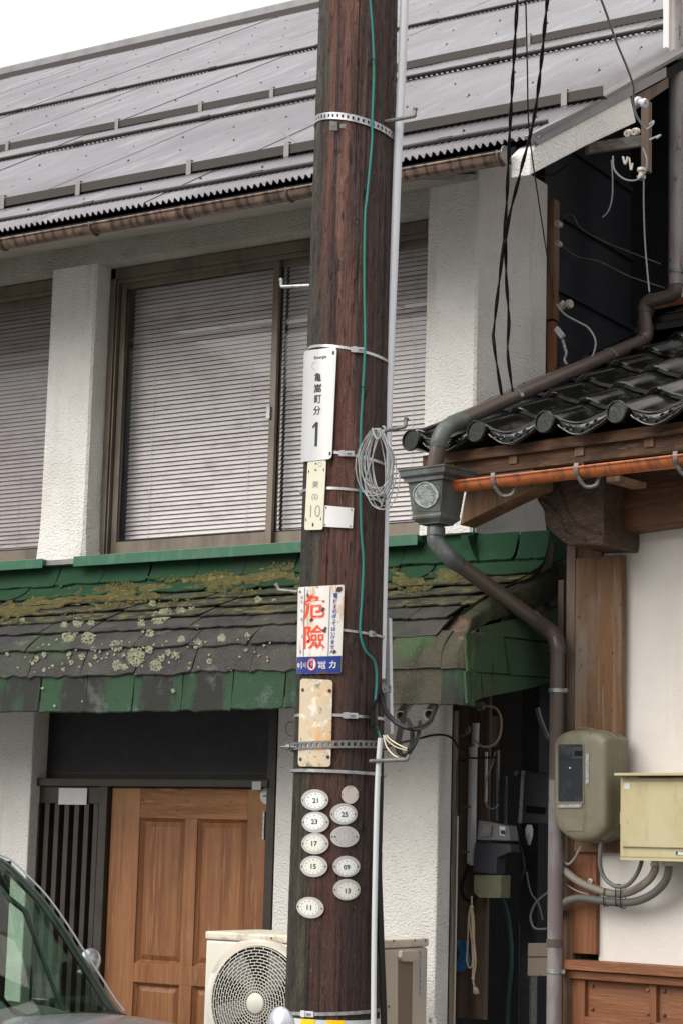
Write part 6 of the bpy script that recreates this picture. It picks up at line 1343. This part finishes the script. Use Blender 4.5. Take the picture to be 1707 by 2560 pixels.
for x, y in ((242, 900), (338, 898), (386, 898), (220, 1200), (290, 1198)): MB().lathe(s8(x, y, SX), (1, 0, 0), [(0, .006), (.004, .006), (.005, .0005)], 10).build('screw', 'greysteel', AC)
MB().lathe(PY(679, 2345, ay0 - .007), (0, -1, 0), [(0, .005), (.003, .005), (.004, .0005)], 10).build('screw', 'greysteel', AC)
MB().tube(spline([s8(415, 1262, SX), s8(425, 1262, SX + .02), s8(430, 1275, SX + .03), s8(428, 1310, SX + .03)], 5), .014, 10).build('pipe_elbow', 'acbody', AC, smooth=True)
for x in (ax0 + .12, ax1 - .16): MB().box(x, x + .04, ay0 - .01, ay1 + .02, .12, az0).build('stand_leg', 'galv', AC)

# ================================================================== parked car, nose to the right
cfar = [(-60, 2128), (0, 2143), (25, 2157), (60, 2190), (112, 2245), (160, 2312), (200, 2375), (245, 2445), (280, 2500), (305, 2533)]
YF, YN = 6.62, 5.16
far = spline([PY(x, y, YF) for x, y in cfar], 5)
CAR = thing('parked_car', 'silver car parked before the entrance, only its green tinted windscreen and bonnet edge in view', 'car', (-6.6, 5.9, 0))
def cross(p, t, bow=.10):                          # across the car, t 0 far side .. 1 near side
    w_ = 4 * t * (1 - t); return V((p.x + bow * w_ * .55, lerp(YF, YN, t), p.z + .012 * w_))
gl = [[cross(p, t) for t in [k / 14 for k in range(15)]] for p in far]
MB().slab(gl, (-.002, 0, -.004)).build('windscreen', 'carglass', CAR, smooth=True)
for side, Y_ in ((0, YF), (1, YN)):
    sgn = 1 if side == 0 else -1
    MB().tube([V((p.x + .006, Y_ + .012 * sgn, p.z + .006)) for p in far], .0042, 8).build('screen_trim', 'chrome', CAR, smooth=True)
    MB().tube([V((p.x - .012, Y_ - .012 * sgn, p.z - .012)) for p in far], .017, 8).build('screen_seal', 'cartrim', CAR, smooth=True)
    MB().slab([[V((p.x - .01, Y_ + .02 * sgn, p.z - .01)), V((p.x - .05, Y_ + .045 * sgn, p.z - .03))] for p in far], (0, 0, -.02)).build('roof_pillar', 'carpaint', CAR, smooth=True)
p = far[0]; pl = far[-1]
# body: roof, sides, bonnet, wheels
zb = pl.z - .012; xb = pl.x + .01
MB().slab([[cross(V((p.x - dx_, 0, p.z - dz_)), t) for t in [k / 8 for k in range(9)]] for dx_, dz_ in ((0, .0), (.3, -.035), (1.2, -.04), (2.2, .0), (2.5, .06))], (0, 0, -.03)).build('roof', 'carpaint', CAR, smooth=True)
bon = [(xb - .03, .012), (xb + .05, .026), (xb + .2, .024), (xb + .4, .008), (xb + .62, -.05), (xb + .74, -.18), (xb + .76, -.6)]
MB().slab([[V((x, lerp(YF + .10, YN - .10, t), zb + dz + .012 * 4 * t * (1 - t) - (.10 * abs(2 * t - 1) ** 6))) for t in [k / 12 for k in range(13)]] for x, dz in bon], (0, 0, -.02)).build('bonnet', 'carpaint', CAR, smooth=True)
for Y_, sg in ((YF + .1, 1), (YN - .1, -1)):
    MB().box(xb - 3.1, xb + .7, Y_ - .02, Y_ + .02, .28, zb - .12).build('flank', 'carpaint', CAR, bevel=.015)
    for xw in (xb + .15, xb - 2.4):
        WH = MB().lathe((xw, Y_ + .02 * sg, .30), (0, sg, 0), [(-.18, .2), (-.18, .29), (-.15, .3), (-.02, .3), (.01, .28), (.01, .2)], 28).build('wheel', 'rubber', CAR, smooth=True)
        MB().lathe((xw, Y_ + .02 * sg, .30), (0, sg, 0), [(-.02, .2), (-.005, .19), (-.03, .05), (-.01, .001)], 24).build('rim', 'galv', WH, smooth=True)
    # side windows: sill, quarter post, glass
    q = far[len(far) // 2]
    MB().prism([V((far[-1].x - .12, Y_ - .02 * sg, zb)), V((far[-1].x - .42, Y_ - .02 * sg, zb)), V((far[5].x - .25, Y_ - .02 * sg, far[5].z - .06)), V((far[5].x - .05, Y_ - .02 * sg, far[5].z - .06))][0:0] or
               [V((xb - 2.9, Y_ - .015, zb)), V((xb - .15, Y_ - .015, zb)), V((far[14].x - .14, Y_ - .015, far[14].z)), V((far[2].x - .2, Y_ - .015, far[2].z - .05)), V((xb - 2.7, Y_ - .015, far[2].z - .05))], (0, .004, 0)).build('side_window', 'carglass', CAR)
    MB().tube([V((xb - .38, Y_ - .01, zb)), V((far[22].x - .22, Y_ - .01, far[22].z - .02)), V((far[8].x - .34, Y_ - .01, far[8].z))], .012, 6).build('quarter_post', 'cartrim', CAR)
    MB().box(xb - .75, xb - .70, Y_ - .03, Y_ + .0, zb, far[2].z - .03).build('door_pillar', 'cartrim', CAR)
MB().box(xb - 3.1, xb - 3.05, YN - .1, YF + .1, .3, 1.8).build('tailgate', 'carpaint', CAR)
MB().slab([[V((x, lerp(YF - .04, YN + .04, t), z)) for t in (0, .5, 1)] for x, z in ((xb - .04, zb - .025), (xb - .35, zb + .02), (xb - .55, zb + .03), (xb - .62, zb - .05), (xb - .62, zb - .4))], (0, 0, -.02)).build('dashboard', 'carint', CAR, smooth=True)
for Yc in (6.25, 5.5):
    MB().box(xb - 1.25, xb - 1.08, Yc - .2, Yc + .2, .6, zb + .12).build('front_seat', 'carint', CAR, bevel=.04)
    MB().box(xb - 1.22, xb - 1.10, Yc - .11, Yc + .11, zb + .16, zb + .34).build('headrest', 'carint', CAR, bevel=.03)
MB().box(xb - 3.0, xb - .6, YN, YF, .3, .5).build('cabin_floor', 'carint', CAR)
# cowl and wiper
MB().slab([[cross(V((x, 0, z)), t) for t in [k / 10 for k in range(11)]] for x, z in ((pl.x - .03, pl.z + .012), (pl.x + .03, pl.z - .006), (pl.x + .06, pl.z - .012))], (0, 0, -.012)).build('cowl', 'cartrim', CAR, smooth=True)
w0, w1 = PY(-40, 2440, 6.0), PY(33, 2528, 6.2); MB().tube([w0, w1], .008, 6).tube([w1, w1 + V((.04, .03, -.02))], .012, 6).build('wiper', 'cartrim', CAR)
MB().ball(PY(213, 2541, 6.5), .010, 6, (1.3, 1, .7)).build('washer_nozzle', 'cartrim', CAR, smooth=True)
# far door mirror seen past the windscreen, and the round-backed mirror on the near wing
c = PY(226, 2402, 6.82); MB().ball(c, .052, 8, (.55, 1.2, 1.0)).tube([c + V((0, -.03, -.03)), V((c.x - .005, YF + .13, c.z - .05))], .010, 8).build('door_mirror', 'carpaint', CAR, smooth=True)
c = PY(702, 2572, 5.75); P = []
MB().ball(c, .072, 12, (.72, .5, 1.0)).build('wing_mirror', 'carpaint', CAR, smooth=True)
MB().tube(spline([c + V((-.01, 0, -.05)), c + V((-.04, 0, -.16)), V((xb + .55, 5.7, zb - .1)), V((xb + .5, 5.7, zb - .2))], 5), .014, 8).build('mirror_arm', 'cartrim', CAR, smooth=True)
